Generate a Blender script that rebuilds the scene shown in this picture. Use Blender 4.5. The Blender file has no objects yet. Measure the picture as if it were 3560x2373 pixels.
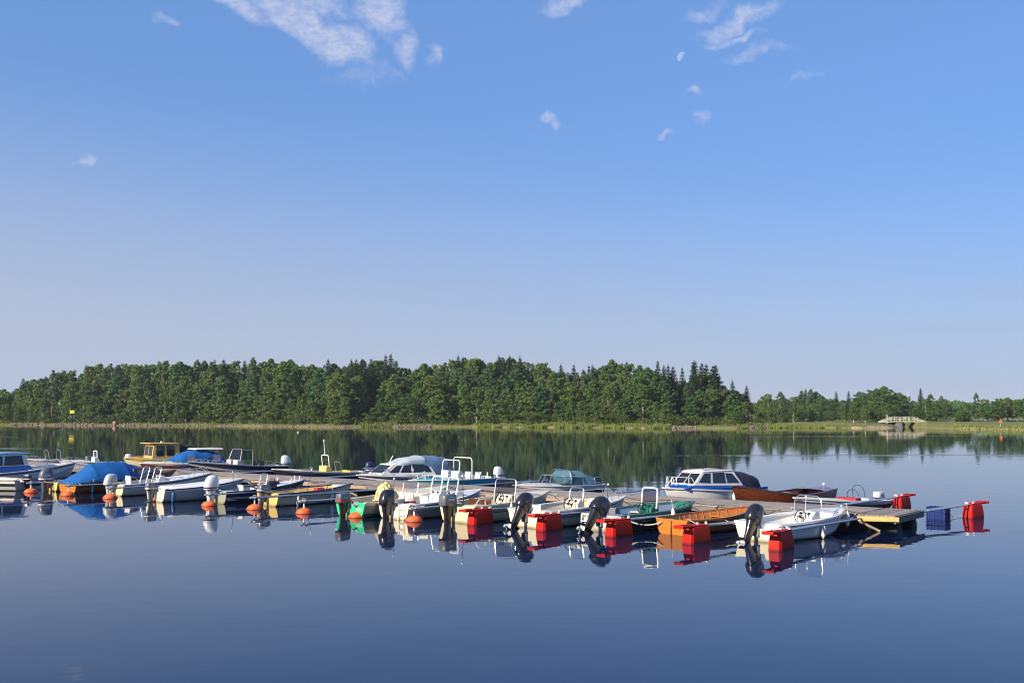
import bpy, bmesh, math, random
import numpy as np
from mathutils import Vector, Matrix

R = math.radians
rnd = random.Random(7)
sc = bpy.context.scene
COL = sc.collection

# ------------------------------------------------------------------ camera
CAM_H = 3.7
FPX = 3700.0                       # focal length in pixels of the 3560 px wide photograph
TILT = math.atan(245.5 / FPX)
cam = bpy.data.cameras.new('camera')
cam.sensor_width = 36.0
cam.lens = FPX / 3560.0 * 36.0
cam.clip_start = 0.5
cam.clip_end = 40000
cam_o = bpy.data.objects.new('camera', cam)
COL.objects.link(cam_o)
cam_o.location = (0, 0, CAM_H)
cam_o.rotation_euler = (R(90) + TILT, 0, 0)
sc.camera = cam_o

# ------------------------------------------------------------------ sun and sky
SUN_EL, SUN_AZ = 25.0, -133.0      # degrees; azimuth clockwise from +Y
S = Vector((math.sin(R(SUN_AZ)) * math.cos(R(SUN_EL)), math.cos(R(SUN_AZ)) * math.cos(R(SUN_EL)), math.sin(R(SUN_EL))))
sun = bpy.data.lights.new('sun', 'SUN')
sun.energy = 5.0
sun.angle = R(0.53)
sun.color = (1.0, 0.87, 0.68)
sun_o = bpy.data.objects.new('sun', sun)
COL.objects.link(sun_o)
sun_o.rotation_euler = (-S).to_track_quat('-Z', 'Y').to_euler()

sc.view_settings.view_transform = 'Standard'
sc.view_settings.look = 'None'
sc.view_settings.exposure = 0.70
sc.view_settings.gamma = 1.0
sc.cycles.filter_width = 1.05
sc.cycles.max_bounces = 8
sc.cycles.transparent_max_bounces = 16
sc.cycles.caustics_reflective = False
sc.cycles.caustics_refractive = False

world = bpy.data.worlds.new('World')
sc.world = world
world.use_nodes = True
wt = world.node_tree


def N(tree, kind, **kw):
    n = tree.nodes.new(kind)
    for k, v in kw.items():
        if k.startswith('i_'):
            n.inputs[int(k[2:])].default_value = v
        else:
            setattr(n, k, v)
    return n


def wl(a, b):
    wt.links.new(a, b)


def wmath(op, a, b=None):
    n = N(wt, 'ShaderNodeMath', operation=op)
    for i, x in enumerate((a, b)):
        if x is None:
            continue
        if isinstance(x, (int, float)):
            n.inputs[i].default_value = x
        else:
            wl(x, n.inputs[i])
    return n.outputs[0]


bg = wt.nodes['Background']
sky = N(wt, 'ShaderNodeTexSky', sky_type='NISHITA', sun_disc=False)
sky.sun_elevation = R(SUN_EL)
sky.sun_rotation = R(SUN_AZ)
sky.air_density = 1.0
sky.dust_density = 0.6
sky.ozone_density = 2.5
tint = N(wt, 'ShaderNodeMix', data_type='RGBA', blend_type='MULTIPLY')
tint.inputs[0].default_value = 1.0
wl(sky.outputs[0], tint.inputs[6])
tint.inputs[7].default_value = (0.66, 0.79, 1.06, 1)      # the cool white balance of the photograph
tc = N(wt, 'ShaderNodeTexCoord')
sep = N(wt, 'ShaderNodeSeparateXYZ')
wl(tc.outputs['Generated'], sep.inputs[0])
az = wmath('MULTIPLY', wmath('ARCTAN2', sep.outputs[0], sep.outputs[1]), 57.2958)
el = wmath('MULTIPLY', wmath('ARCSINE', sep.outputs[2]), 57.2958)
cmb = N(wt, 'ShaderNodeCombineXYZ')
wl(az, cmb.inputs[0])
wl(el, cmb.inputs[1])
warp = N(wt, 'ShaderNodeTexNoise', noise_dimensions='3D')
warp.inputs['Scale'].default_value = 0.55
warp.inputs['Detail'].default_value = 3
wl(cmb.outputs[0], warp.inputs['Vector'])
wsub = N(wt, 'ShaderNodeVectorMath', operation='SUBTRACT')
wl(warp.outputs['Color'], wsub.inputs[0])
wsub.inputs[1].default_value = (0.5, 0.5, 0.5)
wsc = N(wt, 'ShaderNodeVectorMath', operation='SCALE')
wl(wsub.outputs[0], wsc.inputs[0])
wsc.inputs[3].default_value = 2.0
wadd = N(wt, 'ShaderNodeVectorMath', operation='ADD')
wl(cmb.outputs[0], wadd.inputs[0])
wl(wsc.outputs[0], wadd.inputs[1])
fbm = N(wt, 'ShaderNodeTexNoise', noise_dimensions='3D')
fbm.inputs['Scale'].default_value = 1.25
fbm.inputs['Detail'].default_value = 8
fbm.inputs['Roughness'].default_value = 0.74
wl(wadd.outputs[0], fbm.inputs['Vector'])


def px_dir(u, v):
    d = Vector(((u - 1780) / FPX, 1, (1186.5 - v) / FPX))
    y = d.y * math.cos(TILT) - d.z * math.sin(TILT)
    z = d.y * math.sin(TILT) + d.z * math.cos(TILT)
    return Vector((d.x, y, z)).normalized()


# cloud banks: (u, v, half-width, half-height in photograph pixels, tilt in degrees, weight)
CLOUDS = [
    (830, 20, 190, 55, 14, 1.0), (1030, 75, 250, 75, 27, 1.25), (1190, 150, 150, 85, 20, 1.25), (1330, 50, 150, 115, 35, 1.15),
    (1415, 175, 70, 110, 20, 0.95), (1512, 198, 45, 55, 0, 0.95), (1100, 20, 200, 60, 0, 0.95), (1340, 260, 150, 60, 10, 0.5),
    (1970, 22, 110, 45, -4, 0.85), (2570, 65, 210, 45, -24, 1.0), (2440, 35, 130, 40, -10, 0.75), (2540, 140, 170, 26, -10, 0.85),
    (2640, 188, 170, 36, -5, 0.72), (2680, 20, 70, 40, -20, 0.8), (1915, 417, 55, 34, 0, 0.9), (2307, 467, 50, 30, 0, 0.95),
    (2412, 327, 65, 26, 0, 0.85), (2445, 430, 80, 40, -20, 0.7), (290, 560, 85, 30, 0, 0.9), (575, 68, 60, 34, 0, 0.78),
    (2810, 255, 110, 22, -16, 0.62), (1270, 270, 220, 60, 0, 0.55),
]
mask = None
for u, v, rx, ry, rot, wgt in CLOUDS:
    d = px_dir(u, v)
    a0 = math.degrees(math.atan2(d.x, d.y))
    e0 = math.degrees(math.asin(d.z))
    mp = N(wt, 'ShaderNodeMapping', vector_type='TEXTURE')
    mp.inputs[1].default_value = (a0, e0, 0)
    mp.inputs[2].default_value = (0, 0, R(-rot))
    mp.inputs[3].default_value = (rx / (62.0 if rx > 100 else 70.0), ry / (62.0 if rx > 100 else 78.0), 1)
    wl(wadd.outputs[0], mp.inputs[0])
    ln = N(wt, 'ShaderNodeVectorMath', operation='LENGTH')
    wl(mp.outputs[0], ln.inputs[0])
    mr = N(wt, 'ShaderNodeMapRange', interpolation_type='SMOOTHSTEP')
    mr.inputs[1].default_value = 1.25
    mr.inputs[2].default_value = 0.1
    mr.inputs[3].default_value = 0.0
    mr.inputs[4].default_value = wgt
    wl(ln.outputs['Value'], mr.inputs[0])
    mask = mr.outputs[0] if mask is None else wmath('MAXIMUM', mask, mr.outputs[0])
# the same broken cloud goes on overhead and all round, out of view
wide = N(wt, 'ShaderNodeTexNoise', noise_dimensions='3D')
wide.inputs['Scale'].default_value = 2.2
wide.inputs['Detail'].default_value = 4
wl(tc.outputs['Generated'], wide.inputs['Vector'])
wide_m = N(wt, 'ShaderNodeMapRange', interpolation_type='SMOOTHSTEP')
wide_m.inputs[1].default_value = 0.56
wide_m.inputs[2].default_value = 0.74
wl(wide.outputs[0], wide_m.inputs[0])
above = N(wt, 'ShaderNodeMapRange', interpolation_type='SMOOTHSTEP')
above.inputs[1].default_value = 23
above.inputs[2].default_value = 32
wl(el, above.inputs[0])
mask = wmath('MAXIMUM', mask, wmath('MULTIPLY', wide_m.outputs[0], above.outputs[0]))
dens = N(wt, 'ShaderNodeMapRange', interpolation_type='SMOOTHSTEP')
dens.inputs[1].default_value = 0.74
dens.inputs[2].default_value = 1.62
dens.inputs[4].default_value = 0.66
wl(wmath('ADD', wmath('MULTIPLY', mask, 0.95), fbm.outputs[0]), dens.inputs[0])
even = N(wt, 'ShaderNodeMapRange', interpolation_type='SMOOTHSTEP')
even.inputs[1].default_value = 60
even.inputs[2].default_value = 20
even.inputs[3].default_value = 0.15
even.inputs[4].default_value = 0.62
wl(el, even.inputs[0])
blue = N(wt, 'ShaderNodeMix', data_type='RGBA')        # thin high haze evens out the blue
wl(even.outputs[0], blue.inputs[0])
wl(tint.outputs[2], blue.inputs[6])
blue.inputs[7].default_value = (1.18, 2.46, 5.15, 1)
cl = N(wt, 'ShaderNodeMix', data_type='RGBA')
wmap = N(wt, 'ShaderNodeMapping')
wmap.inputs[2].default_value = (0, 0, R(-22))
wmap.inputs[3].default_value = (1.1, 2.2, 1)
wl(cmb.outputs[0], wmap.inputs[0])
wisp = N(wt, 'ShaderNodeTexNoise')
wisp.inputs['Scale'].default_value = 1.1
wisp.inputs['Detail'].default_value = 7
wisp.inputs['Roughness'].default_value = 0.72
wl(wmap.outputs[0], wisp.inputs['Vector'])
wr = N(wt, 'ShaderNodeMapRange', interpolation_type='SMOOTHSTEP')
wr.inputs[1].default_value = 0.30
wr.inputs[2].default_value = 0.66
wr.inputs[3].default_value = 0.45
wr.inputs[4].default_value = 1.08
wl(wisp.outputs[0], wr.inputs[0])
wl(wmath('MULTIPLY', dens.outputs[0], wr.outputs[0]), cl.inputs[0])
wl(blue.outputs[2], cl.inputs[6])
cl.inputs[7].default_value = (4.5, 4.6, 5.6, 1)
# thin grey veil low over the horizon
vmap = N(wt, 'ShaderNodeMapping')
vmap.inputs[3].default_value = (0.05, 0.55, 1)
wl(cmb.outputs[0], vmap.inputs[0])
vn = N(wt, 'ShaderNodeTexNoise')
vn.inputs['Scale'].default_value = 1.0
vn.inputs['Detail'].default_value = 4
wl(vmap.outputs[0], vn.inputs['Vector'])
vr = N(wt, 'ShaderNodeMapRange', interpolation_type='SMOOTHSTEP')
vr.inputs[1].default_value = 0.48
vr.inputs[2].default_value = 0.72
wl(vn.outputs[0], vr.inputs[0])
vh = N(wt, 'ShaderNodeMapRange', interpolation_type='SMOOTHSTEP')
vh.inputs[1].default_value = 9.5
vh.inputs[2].default_value = 4.0
wl(el, vh.inputs[0])
veil = N(wt, 'ShaderNodeMix', data_type='RGBA')
wl(wmath('MULTIPLY', wmath('MULTIPLY', vr.outputs[0], vh.outputs[0]), 0.45), veil.inputs[0])
wl(cl.outputs[2], veil.inputs[6])
veil.inputs[7].default_value = (2.35, 2.75, 4.0, 1)
hz = N(wt, 'ShaderNodeMapRange', interpolation_type='SMOOTHERSTEP')
hz.inputs[1].default_value = 18.0
hz.inputs[2].default_value = -3.0
hz.inputs[4].default_value = 0.92
azc = N(wt, 'ShaderNodeClamp')
azc.inputs[1].default_value = -60
azc.inputs[2].default_value = 60
wl(az, azc.inputs[0])
wl(wmath('ADD', el, wmath('MULTIPLY', azc.outputs[0], 0.10)), hz.inputs[0])
low = N(wt, 'ShaderNodeMix', data_type='RGBA')         # lavender morning haze low in the sky
wl(hz.outputs[0], low.inputs[0])
wl(veil.outputs[2], low.inputs[6])
low.inputs[7].default_value = (3.2, 3.58, 4.5, 1)
wl(low.outputs[2], bg.inputs[0])
world.cycles.sampling_method = 'MANUAL'
world.cycles.sample_map_resolution = 512
bg.inputs[1].default_value = 0.0925


# ------------------------------------------------------------------ helpers
def P(u, v, z=0.0):
    """World point where the line through photograph pixel (u, v) reaches height z."""
    d = px_dir(u, v)
    k = (z - CAM_H) / d.z
    return Vector((d.x * k, d.y * k, z))


def Q(p):
    zz = p[2] - CAM_H
    a = p[1] * math.cos(TILT) + zz * math.sin(TILT)
    b = -p[1] * math.sin(TILT) + zz * math.cos(TILT)
    return 1780 + FPX * p[0] / a, 1186.5 - FPX * b / a


def solve(fn, lo, hi, target):
    inc = fn(hi) > fn(lo)
    for _ in range(50):
        m = (lo + hi) / 2
        if (fn(m) < target) == inc:
            lo = m
        else:
            hi = m
    return (lo + hi) / 2


class MB:
    def __init__(s):
        s.v, s.f, s.m = [], [], []

    def add(s, vs, fs, mi=0):
        b = len(s.v)
        s.v += [tuple(p) for p in vs]
        s.f += [tuple(i + b for i in f) for f in fs]
        s.m += [mi] * len(fs)
        return s

    def box(s, x0, x1, y0, y1, z0, z1, mi=0):
        vs = [(x, y, z) for x in (x0, x1) for y in (y0, y1) for z in (z0, z1)]
        return s.add(vs, [(0, 1, 3, 2), (4, 6, 7, 5), (0, 4, 5, 1), (2, 3, 7, 6), (0, 2, 6, 4), (1, 5, 7, 3)], mi)

    def bar(s, a, b, w, h, mi=0):
        a, b = Vector(a), Vector(b)
        d = (b - a).normalized()
        up = Vector((0, 0, 1)) if abs(d.z) < 0.95 else Vector((1, 0, 0))
        x = d.cross(up).normalized() * (w / 2)
        z = x.cross(d).normalized() * (h / 2)
        return s.slab([a - x - z, a + x - z, a + x + z, a - x + z], [b - x - z, b + x - z, b + x + z, b - x + z], mi)

    def slab(s, A, B, mi=0):
        n = len(A)
        fs = [tuple(range(n))[::-1], tuple(range(n, 2 * n))] + [(i, (i + 1) % n, n + (i + 1) % n, n + i) for i in range(n)]
        return s.add(list(A) + list(B), fs, mi)

    def loft(s, secs, closed=True, cap0=True, cap1=True, mi=0):
        n = len(secs[0])
        vs = [p for c in secs for p in c]
        fs = []
        for k in range(len(secs) - 1):
            for i in range(n if closed else n - 1):
                j = (i + 1) % n
                fs.append((k * n + i, k * n + j, (k + 1) * n + j, (k + 1) * n + i))
        if cap0:
            fs.append(tuple(range(n))[::-1])
        if cap1:
            fs.append(tuple(range((len(secs) - 1) * n, len(secs) * n)))
        return s.add(vs, fs, mi)

    def tube(s, pts, r, n=6, mi=0, closed=False):
        pts = [Vector(p) for p in pts]
        secs = []
        last = None
        for i, p in enumerate(pts):
            if closed:
                t = (pts[(i + 1) % len(pts)] - pts[i - 1]).normalized()
            else:
                t = (pts[min(i + 1, len(pts) - 1)] - pts[max(i - 1, 0)]).normalized()
            up = last if last is not None else (Vector((0, 0, 1)) if abs(t.z) < 0.9 else Vector((1, 0, 0)))
            x = t.cross(up)
            if x.length < 1e-4:
                x = t.cross(Vector((0.3, 1, 0.2)))
            x.normalize()
            y = x.cross(t).normalized()
            last = y
            rr = r[i] if isinstance(r, (list, tuple)) else r
            secs.append([p + (x * math.cos(2 * math.pi * k / n) + y * math.sin(2 * math.pi * k / n)) * rr for k in range(n)])
        if closed:
            secs.append(secs[0])
        return s.loft(secs, cap0=not closed, cap1=not closed, mi=mi)

    def lathe(s, prof, n=16, c=(0, 0, 0), axis='z', mi=0):
        secs = []
        for r, h in prof:
            ring = []
            for k in range(n):
                a = 2 * math.pi * k / n
                q = (r * math.cos(a), r * math.sin(a), h)
                if axis == 'x':
                    q = (q[2], q[0], q[1])
                elif axis == 'y':
                    q = (q[1], q[2], q[0])
                ring.append((c[0] + q[0], c[1] + q[1], c[2] + q[2]))
            secs.append(ring)
        return s.loft(secs, mi=mi)

    def torus(s, c, rad, r, nx, n=20, k=5, mi=0):
        nx = Vector(nx).normalized()
        a = nx.cross(Vector((0, 1, 0))).normalized()
        b = nx.cross(a)
        c = Vector(c)
        return s.tube([c + (a * math.cos(2 * math.pi * i / n) + b * math.sin(2 * math.pi * i / n)) * rad for i in range(n)], r, k, mi, closed=True)

    def xf(s, M):
        s.v = [tuple(M @ Vector(p)) for p in s.v]
        return s

    def mesh(s, name, mats, smooth=30):
        me = bpy.data.meshes.new(name)
        me.from_pydata(s.v, [], s.f)
        if not isinstance(mats, (list, tuple)):
            mats = [mats]
        for m in mats:
            me.materials.append(m)
        me.polygons.foreach_set('material_index', s.m)
        bm = bmesh.new()
        bm.from_mesh(me)
        bmesh.ops.remove_doubles(bm, verts=bm.verts, dist=1e-5)
        bmesh.ops.recalc_face_normals(bm, faces=bm.faces)
        bm.to_mesh(me)
        bm.free()
        if smooth:
            me.shade_smooth()
            me.set_sharp_from_angle(angle=R(smooth))
        return me

    def build(s, name, mats, parent=None, smooth=30, bevel=0):
        o = bpy.data.objects.new(name, s.mesh(name, mats, smooth))
        COL.objects.link(o)
        o.parent = parent
        if bevel:
            b = o.modifiers.new('bevel', 'BEVEL')
            b.width = bevel
            b.segments = 2
            b.limit_method = 'ANGLE'
        return o


def tag(o, label=None, cat=None, group=None, kind=None):
    for k, v in (('label', label), ('category', cat), ('group', group), ('kind', kind)):
        if v:
            o[k] = v
    return o


def empty(name, loc=(0, 0, 0), rz=0.0):
    o = bpy.data.objects.new(name, None)
    COL.objects.link(o)
    o.empty_display_size = 0.2
    o.location = loc
    o.rotation_euler = (0, 0, rz)
    return o


# ------------------------------------------------------------------ materials
def base_mat(name):
    m = bpy.data.materials.new(name)
    m.use_nodes = True
    return m, m.node_tree, m.node_tree.nodes['Principled BSDF']


def lin(t, a, b):
    t.links.new(a, b)


def paint(name, col, rough=0.35, metal=0.0, dirt=0.32, dscale=3.0, bump=0.0, bscale=30.0, spec=0.5, stain=False, stain_col=(0.20, 0.16, 0.07), coat=0.0, stretch=(1, 1, 1)):
    m, t, b = base_mat(name)
    tcn = N(t, 'ShaderNodeTexCoord')
    mp = N(t, 'ShaderNodeMapping')
    mp.inputs[3].default_value = stretch
    lin(t, tcn.outputs['Object'], mp.inputs[0])
    no = N(t, 'ShaderNodeTexNoise')
    no.inputs['Scale'].default_value = dscale
    no.inputs['Detail'].default_value = 6
    no.inputs['Roughness'].default_value = 0.65
    lin(t, mp.outputs[0], no.inputs['Vector'])
    ra = N(t, 'ShaderNodeMapRange')
    ra.inputs[1].default_value = 0.35
    ra.inputs[2].default_value = 0.75
    ra.inputs[4].default_value = dirt
    lin(t, no.outputs[0], ra.inputs[0])
    mx = N(t, 'ShaderNodeMix', data_type='RGBA')
    mx.inputs[6].default_value = (*col, 1)
    mx.inputs[7].default_value = (col[0] * 0.5 + 0.004, col[1] * 0.47 + 0.003, col[2] * 0.43 + 0.002, 1)
    lin(t, ra.outputs[0], mx.inputs[0])
    out = mx.outputs[2]
    if stain:                      # algae and scum along the waterline
        sp = N(t, 'ShaderNodeSeparateXYZ')
        lin(t, tcn.outputs['Object'], sp.inputs[0])
        ad = N(t, 'ShaderNodeMath', operation='MULTIPLY_ADD')
        lin(t, no.outputs[0], ad.inputs[0])
        ad.inputs[1].default_value = -0.16
        lin(t, sp.outputs[2], ad.inputs[2])
        sr = N(t, 'ShaderNodeMapRange', interpolation_type='SMOOTHSTEP')
        sr.inputs[1].default_value = 0.03
        sr.inputs[2].default_value = -0.06
        sr.inputs[4].default_value = 0.75
        lin(t, ad.outputs[0], sr.inputs[0])
        m2 = N(t, 'ShaderNodeMix', data_type='RGBA')
        lin(t, sr.outputs[0], m2.inputs[0])
        lin(t, out, m2.inputs[6])
        m2.inputs[7].default_value = (*stain_col, 1)
        out = m2.outputs[2]
    oi = N(t, 'ShaderNodeObjectInfo')
    vv = N(t, 'ShaderNodeMapRange')
    vv.inputs[3].default_value = 0.88
    vv.inputs[4].default_value = 1.06
    lin(t, oi.outputs['Random'], vv.inputs[0])
    hsv = N(t, 'ShaderNodeHueSaturation')
    lin(t, vv.outputs[0], hsv.inputs['Value'])
    lin(t, out, hsv.inputs['Color'])
    lin(t, hsv.outputs[0], b.inputs['Base Color'])
    rr = N(t, 'ShaderNodeMapRange')
    rr.inputs[3].default_value = max(0.03, rough - 0.08)
    rr.inputs[4].default_value = min(1, rough + 0.16)
    lin(t, no.outputs[0], rr.inputs[0])
    lin(t, rr.outputs[0], b.inputs['Roughness'])
    b.inputs['Metallic'].default_value = metal
    b.inputs['Specular IOR Level'].default_value = spec
    b.inputs['Coat Weight'].default_value = coat
    b.inputs['Coat Roughness'].default_value = 0.08
    if bump:
        n2 = N(t, 'ShaderNodeTexNoise')
        n2.inputs['Scale'].default_value = bscale
        n2.inputs['Detail'].default_value = 4
        lin(t, mp.outputs[0], n2.inputs['Vector'])
        bp = N(t, 'ShaderNodeBump')
        bp.inputs['Strength'].default_value = bump
        bp.inputs['Distance'].default_value = 0.02
        lin(t, n2.outputs[0], bp.inputs['Height'])
        lin(t, bp.outputs[0], b.inputs['Normal'])
    return m


def wood(name, col, dark, rough=0.4, coat=0.0, scale=(1.2, 18, 18), vary=0.0):
    m, t, b = base_mat(name)
    tcn = N(t, 'ShaderNodeTexCoord')
    mp = N(t, 'ShaderNodeMapping')
    mp.inputs[3].default_value = scale
    lin(t, tcn.outputs['Object'], mp.inputs[0])
    oi = N(t, 'ShaderNodeObjectInfo')
    av = N(t, 'ShaderNodeVectorMath', operation='ADD')
    lin(t, mp.outputs[0], av.inputs[0])
    sv = N(t, 'ShaderNodeMath', operation='MULTIPLY')
    lin(t, oi.outputs['Random'], sv.inputs[0])
    sv.inputs[1].default_value = 40
    lin(t, sv.outputs[0], av.inputs[1])
    no = N(t, 'ShaderNodeTexNoise')
    no.inputs['Scale'].default_value = 1.0
    no.inputs['Detail'].default_value = 7
    no.inputs['Roughness'].default_value = 0.6
    lin(t, av.outputs[0], no.inputs['Vector'])
    cr = N(t, 'ShaderNodeValToRGB')
    cr.color_ramp.elements[0].position = 0.32
    cr.color_ramp.elements[0].color = (*dark, 1)
    cr.color_ramp.elements[1].position = 0.68
    cr.color_ramp.elements[1].color = (*col, 1)
    lin(t, no.outputs[0], cr.inputs[0])
    hs = N(t, 'ShaderNodeHueSaturation')
    vr_ = N(t, 'ShaderNodeMapRange')
    vr_.inputs[3].default_value = 1 - vary
    vr_.inputs[4].default_value = 1 + vary
    lin(t, oi.outputs['Random'], vr_.inputs[0])
    lin(t, vr_.outputs[0], hs.inputs['Value'])
    lin(t, cr.outputs[0], hs.inputs['Color'])
    lin(t, hs.outputs[0], b.inputs['Base Color'])
    b.inputs['Roughness'].default_value = rough
    b.inputs['Coat Weight'].default_value = coat
    b.inputs['Coat Roughness'].default_value = 0.12
    bp = N(t, 'ShaderNodeBump')
    bp.inputs['Strength'].default_value = 0.25
    bp.inputs['Distance'].default_value = 0.01
    lin(t, no.outputs[0], bp.inputs['Height'])
    lin(t, bp.outputs[0], b.inputs['Normal'])
    return m


def glass_pane(name, tintc=(0.90, 0.92, 0.94)):
    m, t, b = base_mat(name)
    t.nodes.remove(b)
    out = t.nodes['Material Output']
    tr = N(t, 'ShaderNodeBsdfTransparent')
    tr.inputs[0].default_value = (*tintc, 1)
    gl = N(t, 'ShaderNodeBsdfGlossy')
    gl.inputs['Roughness'].default_value = 0.04
    gl.inputs[0].default_value = (0.9, 0.93, 1, 1)
    lw = N(t, 'ShaderNodeLayerWeight')
    lw.inputs[0].default_value = 0.5
    pw = N(t, 'ShaderNodeMath', operation='POWER')
    lin(t, lw.outputs['Facing'], pw.inputs[0])
    pw.inputs[1].default_value = 4.0
    ad = N(t, 'ShaderNodeMath', operation='MULTIPLY_ADD')
    lin(t, pw.outputs[0], ad.inputs[0])
    ad.inputs[1].default_value = 0.5
    ad.inputs[2].default_value = 0.025
    ad.use_clamp = True
    mx = N(t, 'ShaderNodeMixShader')
    lin(t, ad.outputs[0], mx.inputs[0])
    lin(t, tr.outputs[0], mx.inputs[1])
    lin(t, gl.outputs[0], mx.inputs[2])
    lin(t, mx.outputs[0], out.inputs[0])
    return m


M = {}
M['white'] = paint('white_gelcoat', (0.78, 0.77, 0.74), 0.28, stain=True, dirt=0.16)
M['cream'] = paint('cream_gelcoat', (0.74, 0.64, 0.40), 0.3, stain=True, dirt=0.18)
M['pale_cream'] = paint('pale_cream_gelcoat', (0.78, 0.71, 0.52), 0.3, stain=True, dirt=0.2)
M['yellow_cream'] = paint('yellow_cream_gelcoat', (0.74, 0.52, 0.17), 0.33, stain=True, dirt=0.25)
M['grey_hull'] = paint('grey_hull_paint', (0.42, 0.43, 0.42), 0.35, stain=True, dirt=0.3)
M['olive_grey'] = paint('olive_grey_paint', (0.30, 0.33, 0.24), 0.4, stain=True, dirt=0.3)
M['dark_hull'] = paint('dark_navy_hull', (0.022, 0.028, 0.055), 0.25, stain=True, dirt=0.3)
M['black_hull'] = paint('black_hull', (0.02, 0.022, 0.026), 0.3, dirt=0.4)
M['navy'] = paint('navy_trim', (0.02, 0.03, 0.11), 0.35)
M['blue'] = paint('blue_paint', (0.02, 0.12, 0.46), 0.35)
M['roof_blue'] = paint('light_blue_paint', (0.16, 0.42, 0.75), 0.4)
M['teal'] = paint('teal_paint', (0.02, 0.36, 0.44), 0.3, stain=True)
M['green'] = paint('green_paint', (0.012, 0.13, 0.10), 0.33, dirt=0.3)
M['bright_green'] = paint('bright_green_paint', (0.03, 0.50, 0.25), 0.4, stain=True, dirt=0.2)
M['yellow'] = paint('yellow_paint', (0.70, 0.45, 0.11), 0.45, dirt=0.35)
M['alu'] = paint('bare_aluminium', (0.62, 0.63, 0.65), 0.32, metal=0.85, dirt=0.3)
M['steel'] = paint('stainless_tube', (0.80, 0.80, 0.82), 0.18, metal=0.95, dirt=0.15)
M['galv'] = paint('galvanised_steel', (0.50, 0.54, 0.60), 0.38, metal=0.55, dirt=0.35, dscale=6)
M['white_tube'] = paint('white_painted_tube', (0.8, 0.8, 0.8), 0.3, dirt=0.1)
M['grey_floor'] = paint('grey_cockpit_floor', (0.36, 0.36, 0.36), 0.6, dirt=0.5, bump=0.2, bscale=60)
M['grey_plastic'] = paint('grey_plastic', (0.22, 0.23, 0.25), 0.5)
M['black'] = paint('black_plastic', (0.014, 0.014, 0.017), 0.32, dirt=0.25)
M['motor_black'] = paint('motor_black', (0.016, 0.017, 0.024), 0.2, coat=0.3, dirt=0.2)
M['motor_grey'] = paint('motor_grey', (0.11, 0.12, 0.135), 0.3, coat=0.3)
M['motor_silver'] = paint('motor_silver', (0.48, 0.50, 0.54), 0.3, coat=0.3)
M['motor_white'] = paint('motor_white', (0.72, 0.73, 0.76), 0.25, coat=0.4, dirt=0.12)
M['decal_red'] = paint('red_decal', (0.55, 0.03, 0.03), 0.4)
M['decal_white'] = paint('white_decal', (0.75, 0.75, 0.75), 0.4)
M['decal_grey'] = paint('grey_decal', (0.20, 0.33, 0.38), 0.4)
M['float_red'] = paint('red_plastic_float', (0.50, 0.012, 0.008), 0.5, dirt=0.4, spec=0.2, bump=0.1, stain=True, stain_col=(0.12, 0.012, 0.01))
M['buoy_orange'] = paint('orange_plastic_buoy', (0.80, 0.15, 0.035), 0.5, dirt=0.35, bump=0.12, stain=True, stain_col=(0.28, 0.05, 0.015))
M['tarp_blue'] = paint('blue_tarpaulin', (0.012, 0.115, 0.38), 0.55, dirt=0.4, spec=0.25, bump=0.7, bscale=7)
M['canvas_navy'] = paint('navy_canvas', (0.012, 0.016, 0.045), 0.75, bump=0.5, bscale=8)
M['canvas_steel'] = paint('steel_blue_canvas', (0.10, 0.20, 0.33), 0.75, bump=0.5, bscale=8, dirt=0.3)
M['canvas_pale'] = paint('pale_grey_blue_canvas', (0.42, 0.50, 0.55), 0.7, bump=0.4, bscale=8)
M['canvas_teal'] = paint('grey_teal_canvas', (0.10, 0.24, 0.29), 0.7, bump=0.5, bscale=8, dirt=0.3)
M['canvas_tan'] = paint('tan_tarpaulin', (0.60, 0.46, 0.23), 0.7, bump=0.8, bscale=9, dirt=0.35)
M['canvas_dark'] = paint('dark_green_canvas', (0.012, 0.022, 0.022), 0.8, bump=0.5, bscale=8)
M['vinyl'] = paint('pvc_window', (0.36, 0.33, 0.34), 0.2, dirt=0.3)
M['cushion'] = paint('white_vinyl_seat', (0.72, 0.70, 0.66), 0.5, dirt=0.25)
M['red_seat'] = paint('red_vinyl_seat', (0.42, 0.02, 0.03), 0.5)
M['dark_glass'] = paint('dark_window_glass', (0.014, 0.018, 0.024), 0.05, dirt=0.05, spec=0.7)
M['glass'] = glass_pane('clear_acrylic')
M['smoked'] = glass_pane('smoked_acrylic', (0.62, 0.62, 0.65))
M['rope'] = paint('pale_rope', (0.62, 0.58, 0.50), 0.8, bump=0.8, bscale=90)
M['dark_rope'] = paint('dark_rope', (0.07, 0.06, 0.06), 0.8)
M['fender'] = paint('white_fender', (0.78, 0.78, 0.76), 0.35, dirt=0.3)
M['fender_blue'] = paint('blue_fender', (0.015, 0.07, 0.20), 0.35)
M['varnish'] = wood('varnished_pine', (0.40, 0.135, 0.020), (0.21, 0.060, 0.010), 0.28, coat=0.5)
M['varnish_light'] = wood('light_varnished_pine', (0.52, 0.205, 0.034), (0.34, 0.115, 0.018), 0.3, coat=0.4)
M['mahogany'] = wood('mahogany', (0.23, 0.060, 0.020), (0.11, 0.026, 0.010), 0.2, coat=0.6)
M['brown_wood'] = wood('dark_brown_stained_wood', (0.13, 0.045, 0.018), (0.06, 0.02, 0.009), 0.35, coat=0.2)
M['deck_wood'] = wood('weathered_deck_wood', (0.33, 0.285, 0.26), (0.17, 0.145, 0.135), 0.85, scale=(1.0, 26, 26), vary=0.16)
M['edge_wood'] = wood('weathered_edge_wood', (0.42, 0.31, 0.24), (0.24, 0.17, 0.13), 0.8)
M['beam_wood'] = wood('grey_beam_wood', (0.20, 0.18, 0.17), (0.10, 0.09, 0.085), 0.85)
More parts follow.
